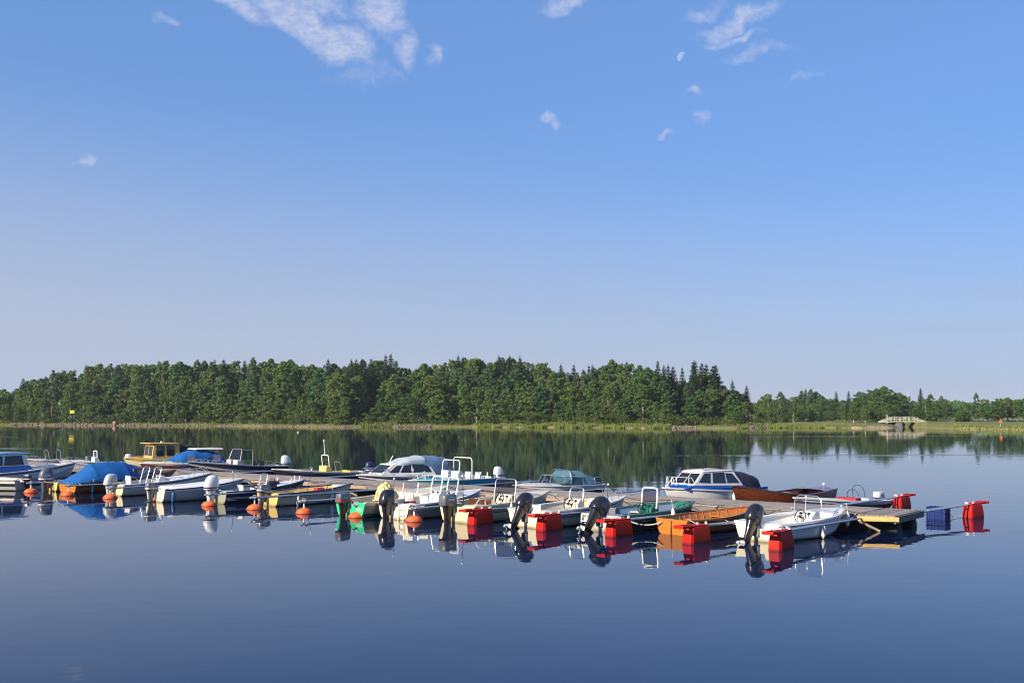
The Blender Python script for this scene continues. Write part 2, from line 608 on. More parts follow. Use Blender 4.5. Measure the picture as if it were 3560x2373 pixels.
M['new_pine'] = wood('new_pine_boards', (0.74, 0.48, 0.17), (0.55, 0.33, 0.11), 0.65, vary=0.08)
M['pontoon'] = paint('dark_plastic_pontoon', (0.016, 0.017, 0.019), 0.6, dirt=0.4, spec=0.2)
M['crate_blue'] = paint('dark_blue_plastic', (0.010, 0.028, 0.16), 0.6, dirt=0.3, spec=0.2)
M['concrete'] = paint('pale_concrete', (0.46, 0.38, 0.33), 0.85, dirt=0.5, dscale=1.5, bump=0.3)
M['stone'] = paint('shore_stone', (0.20, 0.155, 0.125), 0.85, dirt=0.7, dscale=0.9, bump=0.6, bscale=3)
M['boulder'] = paint('reddish_granite', (0.40, 0.25, 0.18), 0.85, dirt=0.5, dscale=0.8, bump=0.6, bscale=2)
M['sign_yellow'] = paint('yellow_sign', (0.85, 0.68, 0.03), 0.5, dirt=0.1)
M['orange_mark'] = paint('orange_mark', (0.75, 0.16, 0.03), 0.5)
M['bridge_paint'] = paint('old_white_paint', (0.58, 0.54, 0.46), 0.6, dirt=0.4)
M['white_paint'] = paint('white_outdoor_paint', (0.8, 0.79, 0.74), 0.5, dirt=0.12)

# ------------------------------------------------------------------ water
def make_water():
    m, t, b = base_mat('lake_water')
    b.inputs['Base Color'].default_value = (0.003, 0.011, 0.042, 1)
    b.inputs['IOR'].default_value = 1.333
    tcn = N(t, 'ShaderNodeTexCoord')

    def noise(scale, det, rough=0.5):
        mp = N(t, 'ShaderNodeMapping')
        mp.inputs[3].default_value = scale
        lin(t, tcn.outputs['Object'], mp.inputs[0])
        n = N(t, 'ShaderNodeTexNoise')
        n.inputs['Scale'].default_value = 1.0
        n.inputs['Detail'].default_value = det
        n.inputs['Roughness'].default_value = rough
        lin(t, mp.outputs[0], n.inputs['Vector'])
        return n.outputs[0]

    def mth(op, a, c, d=None):
        n = N(t, 'ShaderNodeMath', operation=op)
        for i, x in enumerate((a, c, d)):
            if x is None:
                continue
            if isinstance(x, (int, float)):
                n.inputs[i].default_value = x
            else:
                lin(t, x, n.inputs[i])
        return n.outputs[0]

    def rng(x, a, c, lo, hi):
        n = N(t, 'ShaderNodeMapRange', interpolation_type='SMOOTHSTEP')
        n.inputs[1].default_value = a
        n.inputs[2].default_value = c
        n.inputs[3].default_value = lo
        n.inputs[4].default_value = hi
        lin(t, x, n.inputs[0])
        return n.outputs[0]

    swell = noise((0.35, 0.5, 1), 2)
    ripple = noise((1.6, 2.4, 1), 3, 0.45)
    # breaths of wind: long narrow cat's-paws lying across the view, with calm water between
    paws = noise((0.012, 0.085, 1), 3, 0.55)
    breeze = rng(paws, 0.60, 0.70, 0.0, 1.0)
    sp = N(t, 'ShaderNodeSeparateXYZ')
    lin(t, tcn.outputs['Object'], sp.inputs[0])
    farm = rng(sp.outputs[1], 60, 130, 0.0, 1.0)          # open water past the piers is not sheltered
    wind = mth('MULTIPLY', breeze, farm)
    fine = noise((7.0, 9.0, 1), 2)
    h = mth('ADD', mth('MULTIPLY', swell, 0.006), mth('MULTIPLY', ripple, 0.0016))
    h = mth('ADD', h, mth('MULTIPLY', mth('MULTIPLY', fine, wind), 0.010))
    bp = N(t, 'ShaderNodeBump')
    bp.inputs['Strength'].default_value = 1.0
    bp.inputs['Distance'].default_value = 1.0
    lin(t, h, bp.inputs['Height'])
    lin(t, bp.outputs[0], b.inputs['Normal'])
    lin(t, rng(wind, 0, 1, 0.0, 0.05), b.inputs['Roughness'])
    mb = MB()
    mb.add([(-3000, -40, 0), (3000, -40, 0), (3000, 4000, 0), (-3000, 4000, 0)], [(0, 1, 2, 3)])
    tag(mb.build('water', m, smooth=0), kind='structure')


make_water()

# ------------------------------------------------------------------ far shore
SHORE_PX = [(-1200, 1470), (-400, 1474), (0, 1477), (350, 1479), (700, 1480), (1000, 1483), (1180, 1485), (1300, 1484), (1480, 1484), (1640, 1484), (1780, 1485), (2100, 1487),
            (2300, 1489), (2420, 1488), (2560, 1489), (2660, 1487), (2800, 1486), (2900, 1487), (3000, 1488), (3110, 1487),
            (3124, 1484), (3160, 1484), (3180, 1486), (3300, 1490), (3560, 1494), (4200, 1500)]
SH = [P(u, v) for u, v in SHORE_PX]
SHX = np.array([p.x for p in SH])
SHY = np.array([p.y for p in SH])
CH0, CH1 = P(3119, 1484).x, P(3162, 1484).x       # the channel under the footbridge


def shore_y(x):
    y = float(np.interp(x, SHX, SHY))
    if CH0 < x < CH1:
        y += 70
    return y


HILLX = [-400, -140, -90, 20, 45, 60, 90, 400]
HILLZ = [1.0, 1.0, 3.6, 4.2, 3.2, 1.2, 0.8, 0.8]


def ground_z(x, y):
    d = y - shore_y(x)
    hill = float(np.interp(x, HILLX, HILLZ))
    wob = 0.12 * math.sin(x * 0.35) * math.sin(y * 0.21 + x * 0.1)
    z = float(np.interp(d, [-6, -1, 0.0, 1.2, 4, 10, 25, 60, 3000], [-1.2, -0.3, 0.01, 0.35, 0.6, 0.9, 0.9 + hill * 0.5, 0.9 + hill, 0.9 + hill]))
    return z + (wob if d > 1 else 0)


def make_land():
    m, t, b = base_mat('shore_land')
    tcn = N(t, 'ShaderNodeTexCoord')
    no = N(t, 'ShaderNodeTexNoise')
    no.inputs['Scale'].default_value = 0.35
    no.inputs['Detail'].default_value = 8
    no.inputs['Roughness'].default_value = 0.7
    lin(t, tcn.outputs['Object'], no.inputs['Vector'])
    cr = N(t, 'ShaderNodeValToRGB')
    cr.color_ramp.elements[0].position = 0.35
    cr.color_ramp.elements[0].color = (0.085, 0.115, 0.022, 1)
    cr.color_ramp.elements[1].position = 0.72
    cr.color_ramp.elements[1].color = (0.19, 0.19, 0.05, 1)
    lin(t, no.outputs[0], cr.inputs[0])
    sp = N(t, 'ShaderNodeSeparateXYZ')
    lin(t, tcn.outputs['Object'], sp.inputs[0])
    ad = N(t, 'ShaderNodeMath', operation='MULTIPLY_ADD')
    lin(t, no.outputs[0], ad.inputs[0])
    ad.inputs[1].default_value = -0.5
    lin(t, sp.outputs[2], ad.inputs[2])
    mr = N(t, 'ShaderNodeMapRange', interpolation_type='SMOOTHSTEP')
    mr.inputs[1].default_value = 0.02
    mr.inputs[2].default_value = -0.16
    lin(t, ad.outputs[0], mr.inputs[0])
    mx = N(t, 'ShaderNodeMix', data_type='RGBA')
    lin(t, mr.outputs[0], mx.inputs[0])
    lin(t, cr.outputs[0], mx.inputs[6])
    mx.inputs[7].default_value = (0.22, 0.155, 0.095, 1)          # sand and gravel at the water's edge
    lin(t, mx.outputs[2], b.inputs['Base Color'])
    b.inputs['Roughness'].default_value = 0.95
    bp = N(t, 'ShaderNodeBump')
    bp.inputs['Strength'].default_value = 0.5
    bp.inputs['Distance'].default_value = 0.3
    lin(t, no.outputs[0], bp.inputs['Height'])
    lin(t, bp.outputs[0], b.inputs['Normal'])
    xs = sorted(set(list(np.linspace(-230, 190, 300)) + [CH0 - 0.05, CH0 + 0.05, CH1 - 0.05, CH1 + 0.05, -3000, -1200, -500, 400, 1000, 3000]))
    ds = [-6, -1, 0, 0.6, 1.2, 2.5, 4, 7, 10, 16, 25, 40, 60, 120, 300, 800, 3000]
    mb = MB()
    vs = [(x, shore_y(x) + d, ground_z(x, shore_y(x) + d)) for x in xs for d in ds]
    k = len(ds)
    fs = [(i * k + j, (i + 1) * k + j, (i + 1) * k + j + 1, i * k + j + 1) for i in range(len(xs) - 1) for j in range(k - 1)]
    mb.add(vs, fs)
    tag(mb.build('far_shore', m, smooth=60), kind='structure')


make_land()

# ------------------------------------------------------------------ trees
ng = np.random.default_rng(11)


def leaf_mat(name, ca, cb, trans=0.36):
    m, t, b = base_mat(name)
    oi = N(t, 'ShaderNodeObjectInfo')
    ge = N(t, 'ShaderNodeNewGeometry')
    mx = N(t, 'ShaderNodeMix', data_type='RGBA')
    mx.inputs[6].default_value = (*ca, 1)
    mx.inputs[7].default_value = (*cb, 1)
    lin(t, oi.outputs['Random'], mx.inputs[0])
    hs = N(t, 'ShaderNodeHueSaturation')
    mr = N(t, 'ShaderNodeMapRange')
    mr.inputs[3].default_value = 0.74
    mr.inputs[4].default_value = 1.32
    lin(t, ge.outputs['Random Per Island'], mr.inputs[0])
    lin(t, mr.outputs[0], hs.inputs['Value'])
    lin(t, mx.outputs[2], hs.inputs['Color'])
    lin(t, hs.outputs[0], b.inputs['Base Color'])
    b.inputs['Roughness'].default_value = 0.6
    b.inputs['Specular IOR Level'].default_value = 0.25
    tr = N(t, 'ShaderNodeBsdfTranslucent')
    lin(t, hs.outputs[0], tr.inputs[0])
    ms = N(t, 'ShaderNodeMixShader')
    ms.inputs[0].default_value = trans
    lin(t, b.outputs[0], ms.inputs[1])
    lin(t, tr.outputs[0], ms.inputs[2])
    lin(t, ms.outputs[0], t.nodes['Material Output'].inputs[0])
    return m


M['leaf_birch'] = leaf_mat('birch_leaves', (0.100, 0.188, 0.042), (0.155, 0.208, 0.050))
M['leaf_broad'] = leaf_mat('broad_leaves', (0.068, 0.165, 0.044), (0.130, 0.205, 0.042))
M['leaf_pine'] = leaf_mat('pine_needles', (0.056, 0.118, 0.044), (0.092, 0.140, 0.050), 0.1)
M['leaf_spruce'] = leaf_mat('spruce_needles', (0.024, 0.052, 0.025), (0.042, 0.064, 0.029), 0.1)
M['leaf_bush'] = leaf_mat('bush_leaves', (0.055, 0.105, 0.022), (0.115, 0.15, 0.03))
M['bark_birch'] = paint('birch_bark', (0.52, 0.49, 0.44), 0.8, dirt=0.9, dscale=2.5)
M['bark_pine'] = paint('pine_bark', (0.20, 0.115, 0.075), 0.9, dirt=0.7, dscale=2)
M['bark_dark'] = paint('dark_bark', (0.09, 0.07, 0.055), 0.9, dirt=0.6, dscale=2)


def leaves_mesh(name, pos, nrm, size, mat):
    pos, nrm, size = np.asarray(pos), np.asarray(nrm), np.asarray(size)
    n = len(pos)
    nrm = nrm / (np.linalg.norm(nrm, axis=1, keepdims=True) + 1e-9)
    ref = ng.normal(size=(n, 3))
    a = np.cross(nrm, ref)
    a /= np.linalg.norm(a, axis=1, keepdims=True) + 1e-9
    b = np.cross(nrm, a)
    a = a * size[:, None]
    b = b * (size * ng.uniform(0.45, 0.8, n))[:, None]
    v = np.stack([pos - a, pos - b * 0.9 + a * 0.1, pos + a, pos + b], 1).reshape(-1, 3)
    me = bpy.data.meshes.new(name)
    me.vertices.add(4 * n)
    me.vertices.foreach_set('co', v.ravel())
    me.loops.add(4 * n)
    me.loops.foreach_set('vertex_index', np.arange(4 * n, dtype=np.int32))
    me.polygons.add(n)
    me.polygons.foreach_set('loop_start', np.arange(0, 4 * n, 4, dtype=np.int32))
    me.materials.append(mat)
    me.update(calc_edges=True)
    return me


def clumps(centers, radii, per, size, flat=0.75, up=0.45, jitter=0.42, sc_=(0.8, 1.25)):
    pos, nr, sz = [], [], []
    for c, r in zip(centers, radii):
        k = max(6, int(per * (r ** 1.6)))
        d = ng.normal(size=(k, 3))
        d /= np.linalg.norm(d, axis=1, keepdims=True)
        rad = r * ng.uniform(0.45, 1.08, (k, 1))
        off = d * rad * np.array([1, 1, flat])
        pos.append(np.asarray(c) + off)
        nr.append(d + np.array([0, 0, up]) + ng.normal(size=(k, 3)) * jitter)
        sz.append(size * ng.uniform(sc_[0], sc_[1], k))
    return np.concatenate(pos), np.concatenate(nr), np.concatenate(sz)


def trunk_mesh(name, h, r, mat, limbs=(), lean=0.3):
    mb = MB()
    lx, ly = rnd.uniform(-lean, lean), rnd.uniform(-lean, lean)
    pts = [(lx * (k / 6) ** 2 + rnd.uniform(-.06, .06), ly * (k / 6) ** 2, h * k / 6 - 0.3) for k in range(7)]
    mb.tube(pts, [r * (1 - 0.85 * k / 6) for k in range(7)], 7)
    for z, dx, dy, dz, rr in limbs:
        f = min(max(z / h, 0), 1)
        p = (lx * f * f, ly * f * f, z)
        mb.tube([p, (p[0] + dx * .5, p[1] + dy * .5, z + dz * .35), (p[0] + dx, p[1] + dy, z + dz)], [rr, rr * .7, rr * .25], 5)
    return mb.mesh(name, mat)


def limb_set(h0, h1, n, reach, rise, rr):
    out = []
    for i in range(n):
        a = rnd.uniform(0, 6.283)
        z = h0 + (h1 - h0) * (i + rnd.random()) / n
        k = reach * (1.05 - 0.7 * (z - h0) / (h1 - h0 + .01)) * rnd.uniform(.7, 1.1)
        out.append((z, math.cos(a) * k, math.sin(a) * k, rise * rnd.uniform(.5, 1.3), rr))
    return out


def proto_birch(i):
    h, Rm = 15.0, 2.35 + 0.35 * (i % 3)
    z0 = 2.2 + 1.2 * (i % 2)
    cs, rs = [], []
    for k in range(150):
        f = ng.uniform(0, 1) ** 0.85
        z = z0 + (h - z0 - .5) * f
        w = Rm * (math.sin(min(1, f * 1.25 + .22) * math.pi * .78) ** .8) * (1 - .38 * f)
        a = ng.uniform(0, 6.283)
        q = w * math.sqrt(ng.uniform(.12, 1))
        cs.append((q * math.cos(a), q * math.sin(a), z - .25 * q))
        rs.append(ng.uniform(.32, .72) * (1 - .35 * f))
    p = clumps(cs, rs, 135, .20, flat=1.25, up=.3)
    tr = trunk_mesh('trunk', h * .93, .16, M['bark_birch'], limb_set(3, h * .85, 12, 1.8, 1.6, .045))
    return leaves_mesh('crown', *p, M['leaf_birch']), tr, h


def proto_broad(i):
    h, Rm = 13.0, 2.3 + 0.4 * (i % 3)
    z0 = 1.2 + .8 * (i % 2)
    cs, rs = [], []
    for k in range(170):
        f = ng.uniform(0, 1)
        z = z0 + (h - z0 - .6) * f
        w = Rm * (max(0, 1 - (2 * f - .75) ** 2 / 1.6)) ** .7
        a = ng.uniform(0, 6.283)
        w *= 1 + .25 * math.sin(3 * a + i) * math.cos(z)
        q = w * math.sqrt(ng.uniform(.15, 1))
        cs.append((q * math.cos(a), q * math.sin(a), z))
        rs.append(ng.uniform(.35, .85) * (1 - .45 * f))
    p = clumps(cs, rs, 105, .23, flat=.9, up=.5)
    tr = trunk_mesh('trunk', h * .88, .17, M['bark_dark'], limb_set(2.5, h * .8, 12, 2.1, 1.4, .06))
    return leaves_mesh('crown', *p, M['leaf_broad']), tr, h


def proto_pine(i):
    h = 17.0
    cs, rs = [], []
    base = h * (.42 + .07 * i)
    for k in range(110):
        f = ng.uniform(0, 1) ** .8
        z = base + (h - base - .3) * f
        w = 2.1 * (1 - f ** 1.6) ** .8 * (0.55 + .45 * min(1, f * 3 + .2))
        a = ng.uniform(0, 6.283)
        q = w * math.sqrt(ng.uniform(.08, 1))
        cs.append((q * math.cos(a), q * math.sin(a), z))
        rs.append(ng.uniform(.32, .70) * (1 - .4 * f))
    p = clumps(cs, rs, 130, .19, flat=.75, up=.6)
    tr = trunk_mesh('trunk', h * .95, .19, M['bark_pine'], limb_set(h * .32, h * .9, 16, 2.0, .8, .05), lean=.5)
    return leaves_mesh('crown', *p, M['leaf_pine']), tr, h


def proto_spruce(i):
    h, Rm = 16.0, 2.15 + .25 * i
    pos, nr, sz = [], [], []
    z = .8
    while z < h - .3:
        f = z / h
        L = Rm * (1 - f) ** .85 + .12
        nb = int(7 + 5 * (1 - f))
        a0 = ng.uniform(0, 6.283)
        for b_ in range(nb):
            a = a0 + 6.283 * b_ / nb + ng.uniform(-.2, .2)
            Lb = L * ng.uniform(.72, 1.12)
            k = max(6, int(Lb * 26))
            tt = ng.uniform(.1, 1, k)
            droop = -.28 * Lb * tt + .12 * Lb * tt ** 3
            side = ng.normal(size=k) * .16 * (1 - tt * .6) * Lb ** .5
            pos.append(np.stack([np.cos(a) * Lb * tt - np.sin(a) * side, np.sin(a) * Lb * tt + np.cos(a) * side, z + droop + ng.normal(size=k) * .07], 1))
            nr.append(np.tile([math.cos(a) * .5, math.sin(a) * .5, 1.0], (k, 1)) + ng.normal(size=(k, 3)) * .4)
            sz.append(.21 * ng.uniform(.8, 1.3, k) * (1.1 - .4 * f))
        z += ng.uniform(.36, .52)
    pos.append(np.stack([ng.normal(size=14) * .06, ng.normal(size=14) * .06, ng.uniform(h - 1.1, h + .1, 14)], 1))
    nr.append(ng.normal(size=(14, 3)))
    sz.append(np.full(14, .12))
    tr = trunk_mesh('trunk', h * .9, .15, M['bark_dark'], lean=.1)
    return leaves_mesh('crown', np.concatenate(pos), np.concatenate(nr), np.concatenate(sz), M['leaf_spruce']), tr, h


def proto_bush(i):
    h, Rm = 3.2, 1.5 + .4 * i
    cs, rs = [], []
    for k in range(26):
        a = ng.uniform(0, 6.283)
        f = ng.uniform(0, 1)
        q = Rm * math.sqrt(ng.uniform(0, 1)) * (1 - .45 * f)
        cs.append((q * math.cos(a), q * math.sin(a), .3 + (h - .7) * f))
        rs.append(ng.uniform(.4, .75))
    p = clumps(cs, rs, 80, .16, flat=.8, up=.5)
    tr = trunk_mesh('trunk', h * .7, .06, M['bark_dark'], limb_set(.4, h * .6, 7, 1.1, .9, .03))
    return leaves_mesh('crown', *p, M['leaf_bush']), tr, h


PROTO = {
    'birch': [proto_birch(i) for i in range(4)],
    'broadleaf': [proto_broad(i) for i in range(4)],
    'pine': [proto_pine(i) for i in range(3)],
    'spruce': [proto_spruce(i) for i in range(3)],
    'bush': [proto_bush(i) for i in range(3)],
}
SKYLINE = [(-300, 1370), (-60, 1356), (0, 1350), (30, 1345), (60, 1340), (86, 1311), (150, 1310), (200, 1275), (240, 1272), (262, 1290), (300, 1265), (380, 1252), (425, 1247), (480, 1252), (700, 1250), (774, 1248),
           (792, 1257), (878, 1241), (997, 1244), (1057, 1250), (1093, 1262), (1146, 1240), (1182, 1260), (1241, 1248), (1280, 1244), (1330, 1246), (1372, 1251), (1396, 1278), (1430, 1269),
           (1474, 1256), (1519, 1266), (1561, 1231), (1638, 1238), (1772, 1238), (1876, 1247), (1930, 1272), (1971, 1290), (2025, 1283), (2054, 1276), (2096, 1257), (2130, 1245), (2201, 1248),
           (2237, 1254), (2261, 1275), (2300, 1280), (2356, 1305), (2389, 1312), (2420, 1290), (2480, 1300), (2516, 1328), (2573, 1358), (2624, 1384), (2660, 1390)]
SKX, SKY = zip(*SKYLINE)
specs = []          # (kind, u, offset behind the shore, top v, row)


def top_of(u):
    return float(np.interp(u, SKX, SKY))


tr_ = random.Random(21)
for u, v in [(1340, 1233), (1358, 1229), (1593, 1234), (1610, 1240), (1950, 1265), (1995, 1266), (2048, 1270), (2060, 1268), (1238, 1247), (1221, 1249), (1258, 1247), (1290, 1246), (2287, 1253), (2308, 1269), (2323, 1269), (2340, 1272), (2372, 1277),
             (2410, 1256), (2417, 1254), (2440, 1259), (2456, 1265), (2479, 1268), (2488, 1266), (2546, 1321), (2595, 1338), (1772, 1236), (1735, 1236), (777, 1247), (745, 1250), (1808, 1238)]:
    specs.append(('spruce', u, tr_.uniform(22, 30), v, 'skyline'))
u = -70
while u < 2600:
    v = top_of(u)
    k = tr_.choices(['pine', 'broadleaf', 'birch', 'spruce'], [.36, .40, .20, .04] if u < 2230 else [.35, .2, .25, .2])[0]
    specs.append((k, u, tr_.uniform(24, 42), v + tr_.uniform(-4, 22), 'skyline'))
    u += tr_.uniform(15, 29)
u = -80
while u < 2610:
    v = top_of(u)
    k = tr_.choices(['birch', 'broadleaf', 'pine'], [.5, .25, .25] if u < 1200 else [.35, .5, .15])[0]
    dv = (1470 - v) * tr_.uniform(.12, .34)
    if not (1250 < u < 1330 or 1830 < u < 1900 or 2330 < u < 2380 or 170 < u < 235):
        specs.append((k, u, tr_.uniform(13, 22), v + dv, 'middle'))
    u += tr_.uniform(26, 46)
u = -90
while u < 2640:
    v = top_of(u)
    k = tr_.choices(['birch', 'broadleaf'], [.62, .38] if u < 1100 else [.38, .62])[0]
    dv = (1470 - v) * tr_.uniform(.34, .62)
    if not (1230 < u < 1320 or 160 < u < 240 or 2330 < u < 2385 or 2470 < u < 2540):
        specs.append((k, u, tr_.uniform(7, 12), v + dv, 'shore'))
    u += tr_.uniform(30, 54)
u = -60
while u < 2660:
    if not (2560 > u > 2500):
        specs.append(('bush', u, tr_.uniform(4, 7), 1475 - tr_.uniform(18, 52), 'shore'))
    u += tr_.uniform(44, 84)
# right-hand bank: lower and farther off
for u, v, k in [(2640, 1390, 'broadleaf'), (2668, 1366, 'birch'), (2690, 1386, 'broadleaf'), (2712, 1360, 'pine'), (2735, 1384, 'broadleaf'), (2762, 1374, 'birch'), (2786, 1356, 'pine'), (2800, 1352, 'spruce'), (2818, 1350, 'pine'), (2834, 1358, 'broadleaf'),
                (2852, 1372, 'broadleaf'), (2872, 1384, 'pine'), (2906, 1360, 'spruce'), (2949, 1359, 'spruce'), (2928, 1388, 'broadleaf'), (2975, 1382, 'broadleaf'), (2991, 1357, 'broadleaf'), (3020, 1352, 'broadleaf'), (3046, 1346, 'broadleaf'), (3072, 1338, 'broadleaf'),
                (3095, 1350, 'broadleaf'), (3122, 1360, 'broadleaf'), (3146, 1372, 'birch'), (3172, 1390, 'broadleaf'), (3199, 1347, 'spruce'), (3216, 1384, 'birch'), (3233, 1368, 'pine'), (3252, 1388, 'broadleaf'), (3270, 1374, 'pine'), (3288, 1396, 'broadleaf')]:
    specs.append((k, u, tr_.uniform(45, 80), v, 'right bank'))
for u, v, k in [(2650, 1425, 'broadleaf'), (2690, 1418, 'bush'), (2720, 1412, 'broadleaf'), (2755, 1408, 'birch'), (2790, 1402, 'birch'), (2815, 1412, 'spruce'), (2850, 1418, 'spruce'), (2880, 1422, 'broadleaf'), (2925, 1412, 'birch'), (2965, 1408, 'birch'), (3005, 1405, 'birch'),
                (3040, 1402, 'broadleaf'), (3080, 1398, 'birch'), (3115, 1402, 'broadleaf'), (3190, 1405, 'broadleaf'), (3232, 1392, 'spruce'), (3252, 1398, 'broadleaf'), (2770, 1432, 'broadleaf'), (2830, 1434, 'broadleaf'), (2866, 1428, 'spruce')]:
    specs.append((k, u, tr_.uniform(14, 26), v, 'right bank'))
for u, v, k in [(3392, 1364, 'pine'), (3372, 1402, 'birch'), (3420, 1384, 'birch'), (3350, 1420, 'bush'), (3448, 1392, 'broadleaf'), (3472, 1382, 'birch'), (3500, 1379, 'broadleaf'), (3532, 1384, 'birch'), (3562, 1380, 'broadleaf'), (3600, 1378, 'birch'), (3340, 1418, 'broadleaf'), (3335, 1440, 'bush')]:
    specs.append((k, u, tr_.uniform(20, 34), v, 'right meadow'))
for k, u, off, v, row in [q for q in specs if q[4] == 'right bank']:
    if k != 'spruce':
        specs.append((k, u + tr_.uniform(-16, 16), off + tr_.uniform(4, 16), v + tr_.uniform(4, 16), row))
specs.sort(key=lambda s: s[1])
ordn = {}
KINDWORD = {'birch': 'olive green birch', 'broadleaf': 'round-crowned broadleaf tree', 'pine': 'dark green pine', 'spruce': 'pointed dark spruce', 'bush': 'low leafy bush'}
ROWWORD = {'skyline': 'on the far skyline', 'middle': 'in the middle of the far wood', 'shore': 'at the edge of the far shore', 'right bank': 'by the white footbridge bank', 'right meadow': 'on the meadow right of the bridge'}


def nth(n):
    return f"{n}{'th' if 10 <= n % 100 <= 20 else {1: 'st', 2: 'nd', 3: 'rd'}.get(n % 10, 'th')}"


for k, u, off, v, row in specs:
    # walk along the line of sight to the shore plus offset
    y = float(np.interp((u - 1780) / FPX, SHX / SHY, SHY)) + off
    x = (u - 1780) / FPX * y
    gz = ground_z(x, y)
    zt = solve(lambda z: -Q((x, y, z))[1], 0, 60, -v)
    crown, trunk, h = tr_.choice(PROTO[k])
    s = max(zt - gz, 1.0) / h
    name = {'birch': 'birch_tree', 'broadleaf': 'broadleaf_tree', 'pine': 'pine_tree', 'spruce': 'spruce_tree', 'bush': 'bush'}[k]
    t = empty(name, (x, y, gz), tr_.uniform(0, 6.283))
    w = {'spruce': s * tr_.uniform(1.4, 1.85), 'pine': s ** .7 * tr_.uniform(1.05, 1.4)}.get(k, s ** .6 * tr_.uniform(1.15, 1.65))
    t.scale = (w, w, s)
    for nm, me in (('crown', crown), ('trunk', trunk)):
        o = bpy.data.objects.new(nm, me)
        COL.objects.link(o)
        o.parent = t
    ordn[(k, row)] = ordn.get((k, row), 0) + 1
    tag(t, f"{KINDWORD[k]} {ROWWORD[row]}, {nth(ordn[(k, row)])} such from the left", 'bush' if k == 'bush' else 'tree', {'bush': 'bushes along the far shore'}.get(k, f'{k} trees across the water'))


def woods(name, u0, u1, dist, tops, n, mat, label):
    """A far wood that reads as one mass."""
    pos, nr, sz = [], [], []
    for i in range(n):
        u = u0 + (u1 - u0) * (i + ng.uniform()) / n
        y = dist + ng.uniform(-15, 40)
        x = (u - 1780) / FPX * y
        zt = CAM_H + (1432 - tops(u)) / FPX * y + ng.uniform(-1.5, .6)
        z0 = 1.0
        k = 150
        f = ng.uniform(0, 1, k)
        w = (1 - f ** 2) ** .6 * ng.uniform(1.5, 2.6)
        a = ng.uniform(0, 6.283, k)
        pos.append(np.stack([x + w * np.cos(a), y + w * np.sin(a), z0 + (zt - z0) * f], 1))
        nr.append(np.stack([np.cos(a), np.sin(a), np.full(k, .4)], 1) + ng.normal(size=(k, 3)) * .5)
        sz.append(.5 * ng.uniform(.7, 1.3, k))
    o = bpy.data.objects.new(name, leaves_mesh(name, np.concatenate(pos), np.concatenate(nr), np.concatenate(sz), mat))
    COL.objects.link(o)
    tag(o, label, 'woods', kind='stuff')


woods('distant_woods', 2560, 3640, 480, lambda u: 1398 + 8 * math.sin(u * .03), 300, M['leaf_broad'], 'distant woods seen between the trees of the right bank')
woods('inner_woods', -120, 2640, 345, lambda u: top_of(u) + 22, 300, M['leaf_broad'], 'dark mass of the wood behind the shore trees')

# the wooded shore goes on past both sides of the view
woods('left_woods', -1000, -90, 318, lambda u: 1352 + 14 * math.sin(u * .011), 170, M['leaf_broad'], 'wooded shore going on past the left of the bay')
woods('right_woods', 3610, 4700, 300, lambda u: 1384 + 12 * math.sin(u * .017), 170, M['leaf_broad'], 'wooded shore going on past the right meadow')


def undergrowth():
    pos, nr, sz = [], [], []
    for i in range(900):
        u = ng.uniform(-100, 2680)
        y = float(np.interp((u - 1780) / FPX, SHX / SHY, SHY)) + ng.uniform(3.2, 16)
        x = (u - 1780) / FPX * y
        gz = ground_z(x, y)
        k = 26
        d = ng.normal(size=(k, 3))
        d /= np.linalg.norm(d, axis=1, keepdims=True)
        d[:, 2] = np.abs(d[:, 2])
        pos.append(np.array([x, y, gz]) + d * np.array([1.1, 1.1, ng.uniform(.6, 2.2)]))
        nr.append(d + ng.normal(size=(k, 3)) * .5 + np.array([0, 0, .4]))
        sz.append(.22 * ng.uniform(.7, 1.4, k))
    o = bpy.data.objects.new('undergrowth', leaves_mesh('undergrowth', np.concatenate(pos), np.concatenate(nr), np.concatenate(sz), M['leaf_bush']))
    COL.objects.link(o)
    tag(o, 'low green undergrowth beneath the trees of the far shore', 'undergrowth', kind='stuff')


undergrowth()


